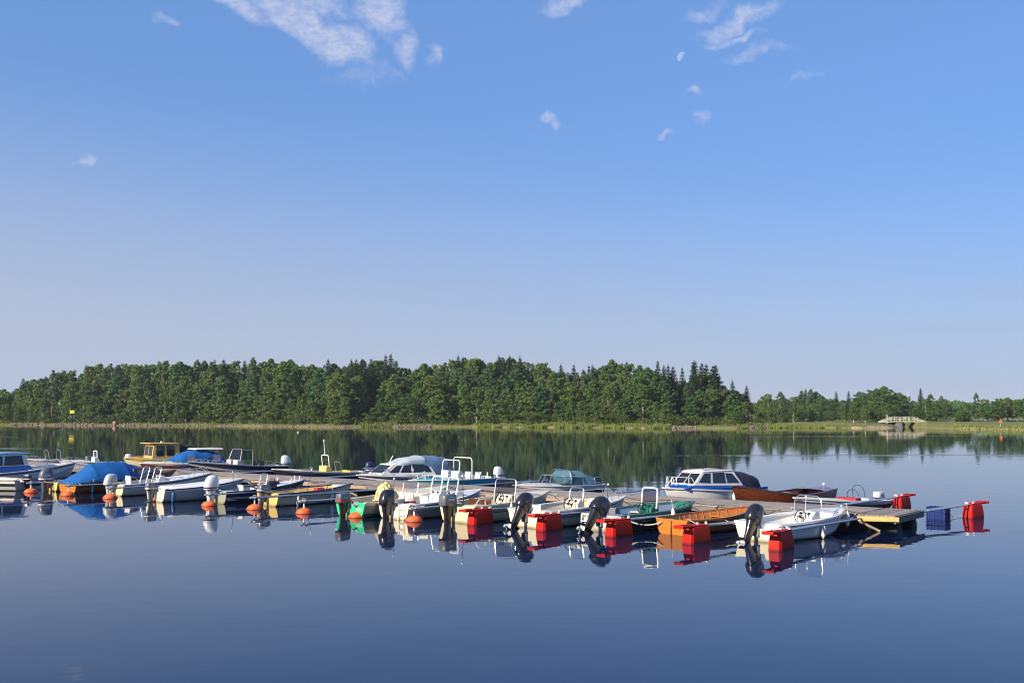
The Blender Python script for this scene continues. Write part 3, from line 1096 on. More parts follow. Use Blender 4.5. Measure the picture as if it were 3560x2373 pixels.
def reeds():
    m = leaf_mat('reed_blades', (0.17, 0.215, 0.04), (0.27, 0.26, 0.06), .3)
    v, f = [], []
    spans = [(-900, -80, .5, 1200), (3600, 4600, .5, 1500), (-80, 90, .5, 500), (90, 560, .28, 900), (560, 760, .35, 700), (760, 1250, .26, 900), (1480, 1640, .3, 400), (1255, 1380, .95, 900), (1380, 1480, .5, 200), (1640, 1860, .7, 1700), (1860, 2100, .95, 2000), (2100, 2330, .8, 1700), (2330, 2560, .3, 300), (2560, 2680, .85, 900), (2680, 2800, .6, 800), (2800, 2940, .7, 700), (3180, 3600, .55, 1500), (2940, 3110, .3, 200)]
    for u0, u1, hh, n in spans:
        for i in range(n):
            u = ng.uniform(u0, u1)
            y = float(np.interp((u - 1780) / FPX, SHX / SHY, SHY)) + ng.uniform(-1.0, 3.2) - 1.6 * (math.sin(u * .045) + math.sin(u * .117 + 1)) * (hh > .6)
            x = (u - 1780) / FPX * y
            if CH0 < x < CH1:
                continue
            z = max(ground_z(x, y), 0) - .05
            h = hh * ng.uniform(.5, 1.15)
            w = .05 * ng.uniform(.7, 1.6)
            a = ng.uniform(0, 3.14)
            dx, dy = math.cos(a) * w, math.sin(a) * w
            lx, ly = ng.normal() * .12 * h, ng.normal() * .12 * h
            b = len(v)
            v += [(x - dx, y - dy, z), (x + dx, y + dy, z), (x + lx * .5 + dx * .7, y + ly * .5 + dy * .7, z + h * .6), (x + lx, y + ly, z + h), (x + lx * .5 - dx * .7, y + ly * .5 - dy * .7, z + h * .6)]
            f.append((b, b + 1, b + 2, b + 3, b + 4))
    me = bpy.data.meshes.new('reeds')
    me.from_pydata(v, [], f)
    me.materials.append(m)
    o = bpy.data.objects.new('reeds', me)
    COL.objects.link(o)
    tag(o, 'yellow-green reeds and grass along the far waterline', 'reeds', kind='stuff')


reeds()


def rock(mb, c, r, seed, sub=1):
    bm = bmesh.new()
    bmesh.ops.create_icosphere(bm, subdivisions=sub, radius=1)
    q = random.Random(seed)
    k = [q.uniform(.6, 1.3) for _ in range(3)]
    for v in bm.verts:
        v.co = Vector((v.co.x * r * k[0], v.co.y * r * k[1], v.co.z * r * k[2] * .75)) * q.uniform(.78, 1.18) + Vector(c)
    bm.verts.index_update()
    mb.add([tuple(v.co) for v in bm.verts], [tuple(v.index for v in f.verts) for f in bm.faces])
    bm.free()


def shore_point(u, off):
    y = float(np.interp((u - 1780) / FPX, SHX / SHY, SHY)) + off
    x = (u - 1780) / FPX * y
    return Vector((x, y, ground_z(x, y)))


mb = MB()
for i in range(620):
    u = rnd.choice([rnd.uniform(50, 330), rnd.uniform(330, 700), rnd.uniform(700, 1200), rnd.uniform(1370, 1500), rnd.uniform(2260, 2420), rnd.uniform(2600, 2670)])
    p = shore_point(u, rnd.uniform(-.5, 2.4))
    rock(mb, p + Vector((0, 0, .05)), rnd.uniform(.12, .42) * (1.3 if u < 330 else 1), i)
o = mb.build('shore_stones', M['stone'], smooth=0)
tag(o, 'loose grey and reddish stones strewn along the far waterline', 'stones', kind='stuff')
mb = MB()
p = shore_point(404, .4)
rock(mb, p + Vector((0, 0, .45)), .85, 909, 2)
tag(mb.build('boulder', M['boulder'], smooth=40), 'big reddish boulder standing at the far waterline, left part of the wood', 'boulder')

# yellow notice board
p = shore_point(254, 6.0)
t = empty('notice_board', p)
zt, zb = 3.05, 2.1
hgt = solve(lambda z: -Q((p.x, p.y, z))[1], 0, 20, -1426) - p.z
mb = MB()
mb.box(-.62, .62, -.03, .03, hgt - .78, hgt)
mb.build('board', M['sign_yellow'], t, bevel=.01)
mb = MB()
for k, (x0, x1, z) in enumerate([(-.4, -.1, .30), (0, .35, .34), (-.3, .3, .48)]):
    mb.box(x0, x1, -.036, -.031, hgt - z - .06, hgt - z)
mb.build('lettering', M['black'], t, smooth=0)
for s in (-1, 1):
    mb = MB()
    mb.lathe([(.04, -.3), (.04, hgt - .1)], 8, (s * .42, .07, 0))
    mb.build('post', M['galv'], t)
tag(t, 'yellow notice board on two posts among the shore trees', 'sign')

# footbridge
pa, pb = P(3056, 1487), P(3214, 1487)
yb = 262.0
xa, xb = (3054 - 1780) / FPX * yb, (3212 - 1780) / FPX * yb
t = empty('footbridge', ((xa + xb) / 2, yb, 0))
hl = (xb - xa) / 2
zd = 1.32


def arch(x):
    return zd + .2 * (1 - (x / hl) ** 2)


mb = MB()
st = [(-hl + 2 * hl * i / 20) for i in range(21)]
mb.loft([[(x, -1.1, arch(x) - .18), (x, 1.1, arch(x) - .18), (x, 1.1, arch(x)), (x, -1.1, arch(x))] for x in st])
mb.build('deck', M['bridge_paint'], t)
for sy in (-1.05, 1.05):
    mb = MB()
    for dz in (.95, .5):
        mb.tube([(x, sy, arch(x) + dz * min(1, 2.2 * (1 - abs(x) / hl))) for x in st], .06, 6)
    mb.build('railing', M['bridge_paint'], t)
    for i in range(2, 19, 2):
        mb = MB()
        x = st[i]
        mb.box(x - .045, x + .045, sy - .04, sy + .04, arch(x) - .1, arch(x) + .95 * min(1, 2.2 * (1 - abs(x) / hl)))
        mb.build('railing_post', M['bridge_paint'], t, smooth=0)
mb = MB()
xr = CH1 - t.location.x
mb.slab([(xr - .1, -1.4, -.5), (xr + 2.6, -1.4, -.5), (xr + 2.0, -1.4, 1.1), (xr + .5, -1.4, 1.12)], [(xr - .1, 1.4, -.5), (xr + 2.6, 1.4, -.5), (xr + 2.0, 1.4, 1.1), (xr + .5, 1.4, 1.12)])
mb.build('abutment', M['concrete'], t, bevel=.05)
mb = MB()
xl = CH0 - t.location.x
mb.slab([(xl - 2, -1.3, -.5), (xl + .1, -1.3, -.5), (xl - .3, -1.3, 1.12), (xl - 1.4, -1.3, 1.05)], [(xl - 2, 1.3, -.5), (xl + .1, 1.3, -.5), (xl - .3, 1.3, 1.12), (xl - 1.4, 1.3, 1.05)])
mb.build('abutment', M['beam_wood'], t, bevel=.05)
tag(t, 'small arched footbridge with white railings over the narrow channel', 'bridge')

# pale sand beside the bridge
M['sand'] = paint('pale_sand', (0.40, 0.29, 0.17), 0.95, dirt=0.5, dscale=0.6, bump=0.3, bscale=4)
for u0, u1, w_ in ((2955, 3100, 3.2), (3190, 3640, 1.5), (2600, 2680, 1.2)):
    mb = MB()
    secs = []
    for i in range(31):
        u = u0 + (u1 - u0) * i / 30
        y0 = float(np.interp((u - 1780) / FPX, SHX / SHY, SHY))
        x_ = (u - 1780) / FPX * y0
        ww = w_ * (.55 + .45 * math.sin(u * .08) * math.sin(u * .031)) * min(1, 4 * i / 30, 4 * (30 - i) / 30) + .15
        secs.append([(x_, y0 - .3 + (ww + .3) * f_, ground_z(x_, y0 - .3 + (ww + .3) * f_) + .03) for f_ in (0, .2, .4, .6, .8, 1)])
    mb.loft(secs, closed=False, cap0=False, cap1=False)
    tag(mb.build('beach', M['sand'], smooth=60), kind='structure')

# flagpole behind the bridge
y = 318.0
x = (3155 - 1780) / FPX * y
zt = solve(lambda z: -Q((x, y, z))[1], 0, 30, -1364)
t = empty('flagpole', (x, y, .8))
MB().lathe([(.10, 0), (.05, zt - .8)], 10).build('pole', M['white_paint'], t)
MB().lathe([(.02, zt - .8), (.11, zt - .72), (.02, zt - .62)], 10).build('finial', M['white_paint'], t)
tag(t, 'tall white flagpole rising above the trees behind the footbridge', 'flagpole')

# orange channel mark on the right bank
p = shore_point(3474, 2.0)
t = empty('channel_mark', p)
MB().slab([(-.42, -.03, 1.0), (.42, -.03, 1.0), (0, -.03, 1.9)], [(-.42, .03, 1.0), (.42, .03, 1.0), (0, .03, 1.9)]).build('board', M['orange_mark'], t)
MB().lathe([(.04, -.3), (.04, 1.1)], 8, (0, .07, 0)).build('post', M['galv'], t)
tag(t, 'small orange triangular mark on the grassy right bank', 'sign')

# small white buoy out on the lake
p = P(1036, 1503)
t = empty('marker_buoy', p)
MB().lathe([(.02, -.1), (.12, -.05), (.14, .05), (.1, .18), (.02, .22)], 12).build('float', M['white_paint'], t)
MB().lathe([(.015, .2), (.015, .3)], 6).build('ring_post', M['galv'], t)
tag(t, 'tiny white buoy alone on the open water before the wood', 'buoy')

# the waning half moon: a half shell, its sunlight put in as faint emission
d = px_dir(2371, 199)
dist = 20000.0
rad = dist * 16.0 / FPX
mm, t_, b_ = base_mat('moon_sunlight_glow')
t_.nodes.remove(b_)
em = N(t_, 'ShaderNodeEmission')
no = N(t_, 'ShaderNodeTexNoise')
no.inputs['Scale'].default_value = .02
cr = N(t_, 'ShaderNodeValToRGB')
cr.color_ramp.elements[0].color = (.28, .38, .62, 1)
cr.color_ramp.elements[1].color = (.37, .45, .66, 1)
tcn = N(t_, 'ShaderNodeTexCoord')
lin(t_, tcn.outputs['Object'], no.inputs['Vector'])
lin(t_, no.outputs[0], cr.inputs[0])
lin(t_, cr.outputs[0], em.inputs[0])
tpn = N(t_, 'ShaderNodeBsdfTransparent')
msn = N(t_, 'ShaderNodeMixShader')
msn.inputs[0].default_value = .36
lin(t_, tpn.outputs[0], msn.inputs[1])
lin(t_, em.outputs[0], msn.inputs[2])
lin(t_, msn.outputs[0], t_.nodes['Material Output'].inputs[0])
mb = MB()
lit = Vector((-1, .12, .62)).normalized()                    # phase put into the shape, direction set by hand
ax1 = lit.cross(Vector((0, 0, 1))).normalized()
ax2 = lit.cross(ax1)
secs = []
for i in range(13):
    th = R(2 + 88 * i / 12)
    secs.append([lit * (rad * math.cos(th)) + (ax1 * math.cos(2 * math.pi * k / 28) + ax2 * math.sin(2 * math.pi * k / 28)) * (rad * math.sin(th)) for k in range(28)])
mb.loft(secs, cap0=True, cap1=False)
o = mb.build('moon', mm, smooth=180)
o.location = Vector((0, 0, CAM_H)) + d * dist
tag(o, 'pale half moon in the blue daytime sky', 'moon')

# ------------------------------------------------------------------ floating pier
PA = R(37.5)
PO = P(3112, 1793, 0.5)
PU = Vector((-math.cos(PA), math.sin(PA), 0))       # along the pier, away from its free end
PN = Vector((math.sin(PA), math.cos(PA), 0))        # across it, away from the camera
PW, PZ, PL = 2.65, 0.5, 62.4


def pier_pt(s, n, z=0.0):
    p = PO + PU * s + PN * n
    return Vector((p.x, p.y, z))


pier = empty('pier', (PO.x, PO.y, 0), -PA)
tag(pier, 'long grey plank floating pier running between the two rows of boats', 'pier')
SEC = 4.8
plank_meshes = []
for k in range(3):
    mb = MB()
    mb.box(-SEC / 2 + .02, SEC / 2 - .02, -.057, .057, -.02, .02)
    plank_meshes.append(mb.mesh('plank', M['deck_wood'], 0))
mb = MB()
mb.box(-PW / 2 - .02, PW / 2 + .02, -.052, .052, -.02, .02)
cross_mesh = mb.mesh('plank', M['deck_wood'], 0)
np_ = 22
for i in range(10):
    o = bpy.data.objects.new('plank', cross_mesh)
    COL.objects.link(o)
    o.parent = pier
    o.location = (-.06 - i * .116, PW / 2, PZ - .02 + rnd.uniform(-.004, .004))
    o.rotation_euler = (0, 0, R(90) + rnd.uniform(-.004, .004))
x0 = -1.2
ns = 13
for sct in range(ns):
    for i in range(np_):
        o = bpy.data.objects.new('plank', plank_meshes[i % 3])
        COL.objects.link(o)
        o.parent = pier
        o.location = (x0 - SEC * (sct + .5) + rnd.uniform(-.01, .01), (i + .5) * PW / np_, PZ - .02 + rnd.uniform(-.005, .005))
        o.rotation_euler = (rnd.uniform(-.02, .02), 0, rnd.uniform(-.0008, .0008))
for yy in (-.06, PW + .06):
    for sct in range(ns):
        mb = MB()
        xa, xb = (x0 - SEC * sct if sct else 0.0) - .03, x0 - SEC * (sct + 1) + .03
        mb.box(xb, xa, yy - .035, yy + .035, .30, PZ - .045)
        mb.build('side_beam', M['beam_wood'], pier, smooth=0)
MB().box(.0, .06, -.12, PW + .12, .27, PZ - .03).build('end_board', M['beam_wood'], pier, smooth=0)
for sct in range(ns):
    for yy in (.62, PW - .55):
        mb = MB()
        a, b = x0 - SEC * (sct + 1) + .4, (x0 - SEC * sct - .3 if sct else -.06)
        mb.lathe([(.02, b), (.25, b), (.27, b - .03), (.27, a + .03), (.25, a), (.02, a)], 20, (0, yy, .02), axis='x')
        mb.build('pontoon', M['pontoon'], pier)
    for k in range(4):
        mb = MB()
        xx = x0 - SEC * (sct + (k + .5) / 4)
        mb.box(xx - .04, xx + .04, .0, PW, .30, PZ - .045)
        mb.build('cross_beam', M['brown_wood'], pier, smooth=0)
    mb = MB()
    xx = x0 - SEC * (sct + .45)
    mb.tube([(xx - .10, .14, PZ + .06), (xx + .10, .14, PZ + .06)], .014, 6)
    mb.tube([(xx - .05, .14, PZ), (xx - .05, .14, PZ + .06)], .014, 6)
    mb.tube([(xx + .05, .14, PZ), (xx + .05, .14, PZ + .06)], .014, 6)
    mb.build('cleat', M['galv'], pier)


# ------------------------------------------------------------------ mooring booms
def red_float(mb_main, mb_arm, h):
    """Bulged plastic end float; h is the direction the boom's outer end faces."""
    side = Vector((-h.y, h.x, 0))
    secs = []
    for z, a, b in [(-.5, .36, .14), (-.46, .40, .165), (-.2, .455, .19), (0, .47, .195), (.2, .455, .19), (.40, .415, .172), (.46, .39, .16), (.48, .36, .145)]:
        ring = []
        for x_, y_ in [(-1, -.75), (-.86, -1), (.80, -1), (1, -.78), (1, .78), (.80, 1), (-.86, 1), (-1, .75)]:
            p = h * (x_ * a) + side * (y_ * b)
            ring.append((p.x, p.y, z))
        secs.append(ring)
    mb_main.loft(secs)
    p0 = h * .30
    p1 = h * .78
    for q in (-.10, .10):
        o = side * q
        mb_arm.tube([(p0 + o).to_tuple()[:2] + (.50,), (p1 + o).to_tuple()[:2] + (.50,)], .045, 8)
    mb_arm.bar((p1 - side * .17 + Vector((0, 0, .50))), (p1 + side * .17 + Vector((0, 0, .50))), .11, .085)
    mb_arm.bar(h * -.36 + Vector((0, 0, .495)), h * .5 + Vector((0, 0, .495)), .30, .04)


def boom(px, kind, heading, label, far=False, fpos=None, root=None, plate='new_pine', landing=True):
    f = fpos if fpos is not None else P(*px)
    d = Vector((math.sin(R(heading)), math.cos(R(heading)), 0))
    if far:
        d = -d
    if root is None:
        # stop half a metre short of the deck
        nn = (f - PO).dot(PN)
        goal = -.52 if not far else PW + .45
        root = f + d * ((goal - nn) / d.dot(PN))
    root = Vector((root.x, root.y, 0))
    L = (root - f).length
    d = (root - f).normalized()
    side = Vector((-d.y, d.x, 0))
    t = empty('mooring_boom', f)
    zb = .47 if kind == 'red' else .43
    for q in (-.075, .075):
        mb = MB()
        a = side * (q * .55) + Vector((0, 0, zb))
        b = d * L + side * (q * 1.6) + Vector((0, 0, .42))
        mb.tube([a + d * (.2 if kind == 'red' else -.12), (a + b) / 2, b], .030, 8)
        mb.build('pipe', M['galv'], t)
    mb = MB()
    for k in range(1, 5):
        w = .075 * (.55 + 1.05 * k / 5)
        c = d * (L * k / 5) + Vector((0, 0, zb + (.42 - zb) * k / 5))
        mb.bar(c - side * w, c + side * w, .04, .02)
    mb.build('crosspieces', M['galv'], t, smooth=0)
    if kind == 'red':
        m1, m2 = MB(), MB()
        red_float(m1, m2, -d)
        fl = m1.build('float', M['float_red'], t, smooth=24, bevel=.012)
        m2.build('handle', M['float_red'], fl, bevel=.008)
    else:
        mb = MB()
        mb.lathe([(.01, -.2), (.12, -.185), (.23, -.13), (.295, -.05), (.312, -.012), (.304, 0), (.312, .012), (.295, .05), (.23, .13), (.12, .185), (.01, .2)], 28)
        mb.build('buoy', M['buoy_orange'], t, smooth=20)
        MB().lathe([(.028, .15), (.028, .42)], 10).build('stem', M['white_tube'], t)
        mb = MB()
        mb.bar(-side * .16 + Vector((0, 0, .455)), side * .16 + Vector((0, 0, .455)), .13, .035)
        mb.bar(-d * .2 + Vector((0, 0, .44)), d * .12 + Vector((0, 0, .44)), .1, .045)
        mb.tube([-side * .1 + Vector((0, 0, .47)), -side * .1 + Vector((0, 0, .53)), side * .1 + Vector((0, 0, .53)), side * .1 + Vector((0, 0, .47))], .013, 6)
        mb.build('end_fitting', M['galv'], t, smooth=0)
    if landing:
        # triangular landing plate of boards at the root
        sgn = -1 if not far else 1
        s_root = (root - PO).dot(PU)
        n_edge = -.10 if not far else PW + .10
        nb = 4
        A, B = pier_pt(s_root + .12, n_edge), pier_pt(s_root - 1.15, n_edge)
        C = root + Vector((0, 0, 0))
        for k in range(nb):
            # boards run along the pier edge, each shorter than the last
            f0, f1 = k / nb, (k + .94) / nb
            pa0, pb0 = A.lerp(C, f0), B.lerp(C, f0)
            pa1, pb1 = A.lerp(C, f1), B.lerp(C, f1)
            mb = MB()
            z0, z1 = .39, .475
            lo = [q - f for q in (pa0, pb0, pb1, pa1)]
            mb.slab([Vector((q.x, q.y, z0)) for q in lo], [Vector((q.x, q.y, z1)) for q in lo])
            mb.build('landing_board', M[plate], t, smooth=0)
        mb = MB()
        lo = [q - f for q in (B, C)]
        mb.bar(Vector((lo[0].x, lo[0].y, .38)), Vector((lo[1].x, lo[1].y, .38)), .05, .08)
        mb.build('edge_bearer', M[plate], t, smooth=0)
        mb = MB()
        pp = pier_pt(s_root - .55, n_edge) - f
        mb.bar(Vector((lo[1].x, lo[1].y, .36)), Vector((pp.x, pp.y, .02)), .05, .07)
        mb.build('brace', M['edge_wood'], t, smooth=0)
    if kind == 'red':
        mb = MB()
        for k in range(3):
            c = d * (.15 + .2 * k) + side * (.08 * (-1) ** k)
            mb.lathe([(.01, .50), (.035, .51), (.035, .55), (.01, .565)], 8, (c.x, c.y, 0))
        mb.build('bollards', M['fender'], t)
    tag(t, label, 'mooring boom', 'mooring booms of the pier')
    return f, root


BUOYS = [(107, 1711, 'far left, beside the grey outboard'), (237, 1722, 'at the stern of the blue-tarped wooden boat'), (383, 1731, 'at the stern of the white boat with cream transom'), (540, 1741, 'before the boat covered by a long white deck'),
         (727, 1757, 'beside the big white outboard'), (885, 1769, 'before the grey outboard of the yellow-cream boat'), (1057, 1783, 'midway along the yellow-cream clinker boat'), (1240, 1797, 'before the green transom'), (1440, 1811, 'before the white boat with ladder')]
ROOTS = []
for i, (u, v, w) in enumerate(BUOYS):
    ROOTS.append(boom((u, v), 'orange', 43, f'steel boom with orange buoy {w}', plate='edge_wood'))
REDS = [(1670, 1822, 'at the corner of the cream boat lettered in black'), (1910, 1842, 'beside the cream boat with bow rails'), (2152, 1862, 'under the stern of the green boat'), (2422, 1886, 'beside the varnished rowing boat')]
for i, (u, v, w) in enumerate(REDS):
    ROOTS.append(boom((u, v), 'red', 44 + i, f'steel boom with red float {w}', plate='new_pine' if i >= 2 else 'edge_wood'))
ROOTS.append(boom((2716, 1908), 'red', 48, 'steel boom with red float beside the white boat nearest the pier end', root=pier_pt(1.0, -.52)))
# far side of the pier
boom((3384, 1798), 'red', 40, 'steel boom with red float standing out from the far pier corner', far=True, root=pier_pt(.15, PW + .12), landing=False)
for s_, w in [(3.2, 'behind the pier end')]:
    fp = pier_pt(s_, PW + .42) + Vector((math.sin(R(46)), math.cos(R(46)), 0)) * 5.3
    boom(None, 'red', 46, f'steel boom with red float {w}', far=True, fpos=Vector((fp.x, fp.y, 0)))
for s_, w in [(12.6, 'beyond the pier left of the blue and white cabin boat'), (20.0, 'beyond the pier right of the teal boat'), (24.6, 'beyond the pier between the teal and the cabin boat'), (29.6, 'beyond the pier left of the steel blue canopy'), (42.2, 'beyond the pier left of the long dark motorboat'), (36.6, 'beyond the pier left of the boat with the mast'), (50.5, 'beyond the pier left of the yellow wheelhouse')]:
    fp = pier_pt(s_, PW + .42) + Vector((math.sin(R(46)), math.cos(R(46)), 0)) * 5.3
    boom(None, 'orange', 46, f'steel boom with orange buoy {w}', far=True, fpos=Vector((fp.x, fp.y, 0)), plate='edge_wood')

# blue ribbed float crate tied to the far corner of the pier end
c = P(3262, 1800)
t = empty('float_crate', c, -PA)
mb = MB()
mb.loft([[(-.33, y_, z_), (.33, y_, z_), (.33 * k, y_, .38 * 1), (-.33 * k, y_, .38)] for y_, z_, k in [(-.30, -.1, .9), (.30, -.1, .9)]])
mb.build('tub', M['crate_blue'], t, bevel=.03)
for i in range(6):
    mb = MB()
    x_ = -.30 + .12 * i
    mb.box(x_ - .018, x_ + .018, -.325, .325, -.1, .395)
    mb.build('rib', M['crate_blue'], t, smooth=0)
for z_ in (.12, .26):
    MB().box(-.345, .345, -.33, .33, z_ - .015, z_ + .015).build('band', M['crate_blue'], t, smooth=0)
tag(t, 'dark blue ribbed float crate at the far corner of the pier end', 'float')
mb = MB()
q = [c + Vector((.38, -.05, .06)), c + Vector((.75, .1, .03)), c + Vector((1.05, .3, .05)), c + Vector((1.25, .35, .22)), c + Vector((1.35, .3, .44))]
mb.tube(q, .014, 6)
tag(mb.build('crate_rope', M['rope']), 'thin pale rope from the blue crate up to the boom', 'rope')


# ------------------------------------------------------------------ boats
class Boat:
    def __init__(s, name, label, cat, stern, heading, L, B, Fs, Fb, tw=.84, full=2.3, rake=.45, group=None, dip=0.0):
        s.dip = dip
        s.L, s.B, s.Fs, s.Fb, s.tw, s.full, s.rake = L, B, Fs, Fb, tw, full, rake
        s.heading = heading
        s.root = empty(name, (stern.x, stern.y, 0), R(90 - heading))
        s.mat = Matrix.Translation((stern.x, stern.y, 0)) @ Matrix.Rotation(R(90 - heading), 4, 'Z')
        tag(s.root, label, cat, group)

    def w(s, p):
        return s.mat @ Vector(p)

    def hb(s, t):
        tm = .42
        if t < tm:
            k = s.tw + (1 - s.tw) * math.sin(math.pi / 2 * t / tm)
        else:
            k = max(0.0, 1 - ((t - tm) / (1 - tm)) ** s.full) ** .92
        return max(k, .012) * s.B / 2

    def zs(s, t):
        return s.Fs + (s.Fb - s.Fs) * max(0, t) ** 1.9 - s.dip * math.sin(math.pi * min(max(t, 0), 1)) ** 1.2

    def zc(s, t):
        return .04 + .62 * s.Fb * max(0, (t - .5) / .5) ** 2.4

    def zk(s, t):
        return -.2 + (.2 + .45 * s.Fb) * max(0, (t - .62) / .38) ** 2.2

    def X(s, t, z):
        f = (z + .2) / (s.zs(t) + .2)
        return t * (s.L - s.rake) + s.rake * max(t, 0) ** 5 * f

    def side_y(s, x, z):
        t = min(max(x / s.L, 0), 1)
        f = min(max((z - s.zc(t)) / (s.zs(t) - s.zc(t)), 0), 1)
        return s.hb(t) * (.80 + .20 * f ** .7)

    def ts(s, a=0.0, b=1.0, n=24):
        return [a + (b - a) * (1 - (1 - i / n) ** 1.25) for i in range(n + 1)]

    def sec(s, t, rows, lip=0.0):
        b, zk, zc, zs = s.hb(t), s.zk(t), s.zc(t), s.zs(t)
        half = [(0, zk), (b * .42, zk + .55 * (zc - zk)), (b * .80, zc)]
        yl, zl = half[-1]
        for k in range(1, rows + 1):
            f = k / rows
            y, z = b * (.80 + .20 * f ** .7), zc + (zs - zc) * f
            if lip and k > 1:
                half.append((yl + lip * min(1, b * 3), zl))
            half.append((y, z))
            yl, zl = y, z
        return half

    def hull(s, mats, rows=5, bands=None, lip=0.0):
        """mats: list; bands: topside row index -> material index (rows counted up from the chine)."""
        mb = MB()
        ts = s.ts()
        H = [s.sec(t, rows, lip) for t in ts]
        n = len(H[0])
        for sg in (1, -1):
            vs = [(s.X(t, z), sg * y, z) for t, h in zip(ts, H) for y, z in h]
            for i in range(len(ts) - 1):
                for j in range(n - 1):
                    row = max(0, j - 1) if not lip else (0 if j < 2 else (j - 2) // 2 + 1)
                    mi = (bands or {}).get(row, 0)
                    mb.add([vs[i * n + j], vs[(i + 1) * n + j], vs[(i + 1) * n + j + 1], vs[i * n + j + 1]], [(0, 1, 2, 3)], mi)
        return mb.build('hull', mats, s.root, smooth=40)

    def transom(s, mat, notch=True, drop=.10, thick=.06, name='transom'):
        h = s.sec(0, 3)
        pts = [(y, z) for y, z in h]
        top = []
        zs = s.Fs
        if notch:
            top = [(.30, zs), (.26, zs - drop)]
        ring = pts + top + [(-y, z) for y, z in reversed(top)] + [(-y, z) for y, z in reversed(pts[1:])]
        A = [(-.004, y, z) for y, z in ring]
        Bq = [(thick, y * .985, z) for y, z in ring]
        return MB().slab(A, Bq).build(name, mat, s.root, smooth=20)

    def gunwale(s, mat, w=.09, out=.03, th=.045, a=0.0, b=1.0):
        mb = MB()
        for sg in (1, -1):
            secs = []
            for t in s.ts(a, b):
                bo = s.hb(t) + out
                bi = max(s.hb(t) - w, .0)
                z = s.zs(t)
                x = s.X(t, z)
                secs.append([(x + out * (t > .97), sg * bo, z - th * .55), (x + out * (t > .97), sg * bo, z + th * .45), (x, sg * bi, z + th * .45), (x, sg * bi, z - th * .55)])
            mb.loft(secs)
        return mb.build('gunwale', mat, s.root, smooth=50)

    def liner(s, mat, floor_mat, a=.03, b=.93, zf=.12, inset=.06):
        mb = MB()
        ts = s.ts(a, b, 18)
        mf = MB()
        for sg in (1, -1):
            secs = []
            for t in ts:
                z1 = s.zs(t) - .01
                z0 = max(zf, s.zc(t) + .03)
                bi = max(s.hb(t) - inset, .01)
                secs.append([(s.X(t, z1), sg * bi, z1), (s.X(t, z0), sg * max(bi * .84, .008), z0)])
            mb.loft(secs, closed=False, cap0=False, cap1=False)
        secs = []
        for t in ts:
            z0 = max(zf, s.zc(t) + .03)
            bi = max((s.hb(t) - inset) * .84, .008)
            secs.append([(s.X(t, z0), -bi, z0), (s.X(t, z0), bi, z0)])
        mf.loft(secs, closed=False, cap0=False, cap1=False)
        mb.build('inner_side', mat, s.root, smooth=40)
        mf.build('floor', floor_mat, s.root, smooth=0)

    def foredeck(s, mat, a=.58, crown=.05, name='foredeck', b=1.0, bulk=True, lift=.012):
        mb = MB()
        secs = []
        for t in s.ts(a, b, 14):
            z = s.zs(t)
            bi = max(s.hb(t) - .015, .006)
            secs.append([(s.X(t, z), bi * q, z + lift + crown * (1 - q * q) * min(1, s.hb(t) * 2.5)) for q in (-1, -.6, -.2, .2, .6, 1)])
        mb.loft(secs, closed=False, cap0=False, cap1=False)
        if bulk:
            t = a
            z = s.zs(t)
            bi = s.hb(t) - .05
            low = [(s.X(t, z), bi * q * .9, .13) for q in (-1, -.6, -.2, .2, .6, 1)]
            mb.loft([secs[0], low], closed=False, cap0=False, cap1=False)
        return mb.build(name, mat, s.root, smooth=40)

    def stern_quarters(s, mat, length=.5):
        for sg in (1, -1):
            mb = MB()
            secs = []
            for x in (.05, length):
                t = x / s.L
                bo = s.hb(t) - .02
                secs.append([(x, sg * .30, s.zs(t) + .012), (x, sg * bo, s.zs(t) + .012), (x, sg * bo * .9, .12), (x, sg * .30, .12)])
            mb.loft(secs)
            mb.build('stern_quarter', mat, s.root, bevel=.02)

    def thwart(s, mat, t, w=.24, drop=.14, name='thwart'):
        z = s.zs(t) - drop
        b = s.hb(t) - .055
        x = s.X(t, z)
        return MB().box(x - w / 2, x + w / 2, -b, b, z - .035, z).build(name, mat, s.root, bevel=.01)

    def stripe(s, mat, z0, z1, a=0.0, b=.99, out=.006, name='stripe'):
        """A band following the sheer, z0 and z1 below it."""
        mb = MB()
        for sg in (1, -1):
            secs = []
            for t in s.ts(a, b):
                zz = s.zs(t)
                row = []
                for dz in (z0, z1):
                    z = max(zz - dz, s.zc(t) + .01)
                    f = (z - s.zc(t)) / (zz - s.zc(t))
                    row.append((s.X(t, z) + out, sg * (s.hb(t) * (.80 + .20 * f ** .7) + out), z))
                secs.append(row)
            mb.loft(secs, closed=False, cap0=False, cap1=False)
        return mb.build(name, mat, s.root, smooth=60)

    def rail(s, mat, a, b, h, inset=.07, r=.014, posts=3, name='bow_rail', join=False):
        for sg in ((1, -1) if not join else (1,)):
            mb = MB()
            pts = []
            n = 10
            for i in range(n + 1):
                t = a + (b - a) * i / n
                hh = h * min(1, 5 * i / n, 1 if join else 5 * (n - i) / n)
                z = s.zs(t) + .02 + hh
                pts.append((s.X(t, s.zs(t)), sg * max(s.hb(t) - inset, 0), z))
            if join:
                pts = pts + [(p[0], -p[1], p[2]) for p in reversed(pts)]
            mb.tube(pts, r, 6)
            for k in range(1, posts + 1):
                i = int(round(n * k / (posts + 1)))
                for q in ((1, -1) if join else (sg,)):
                    p = pts[i]
                    mb.tube([(p[0], abs(p[1]) * q, s.zs(a + (b - a) * i / n)), (p[0], abs(p[1]) * q, p[2])], r * .9, 6)
            mb.build(name, mat, s.root)

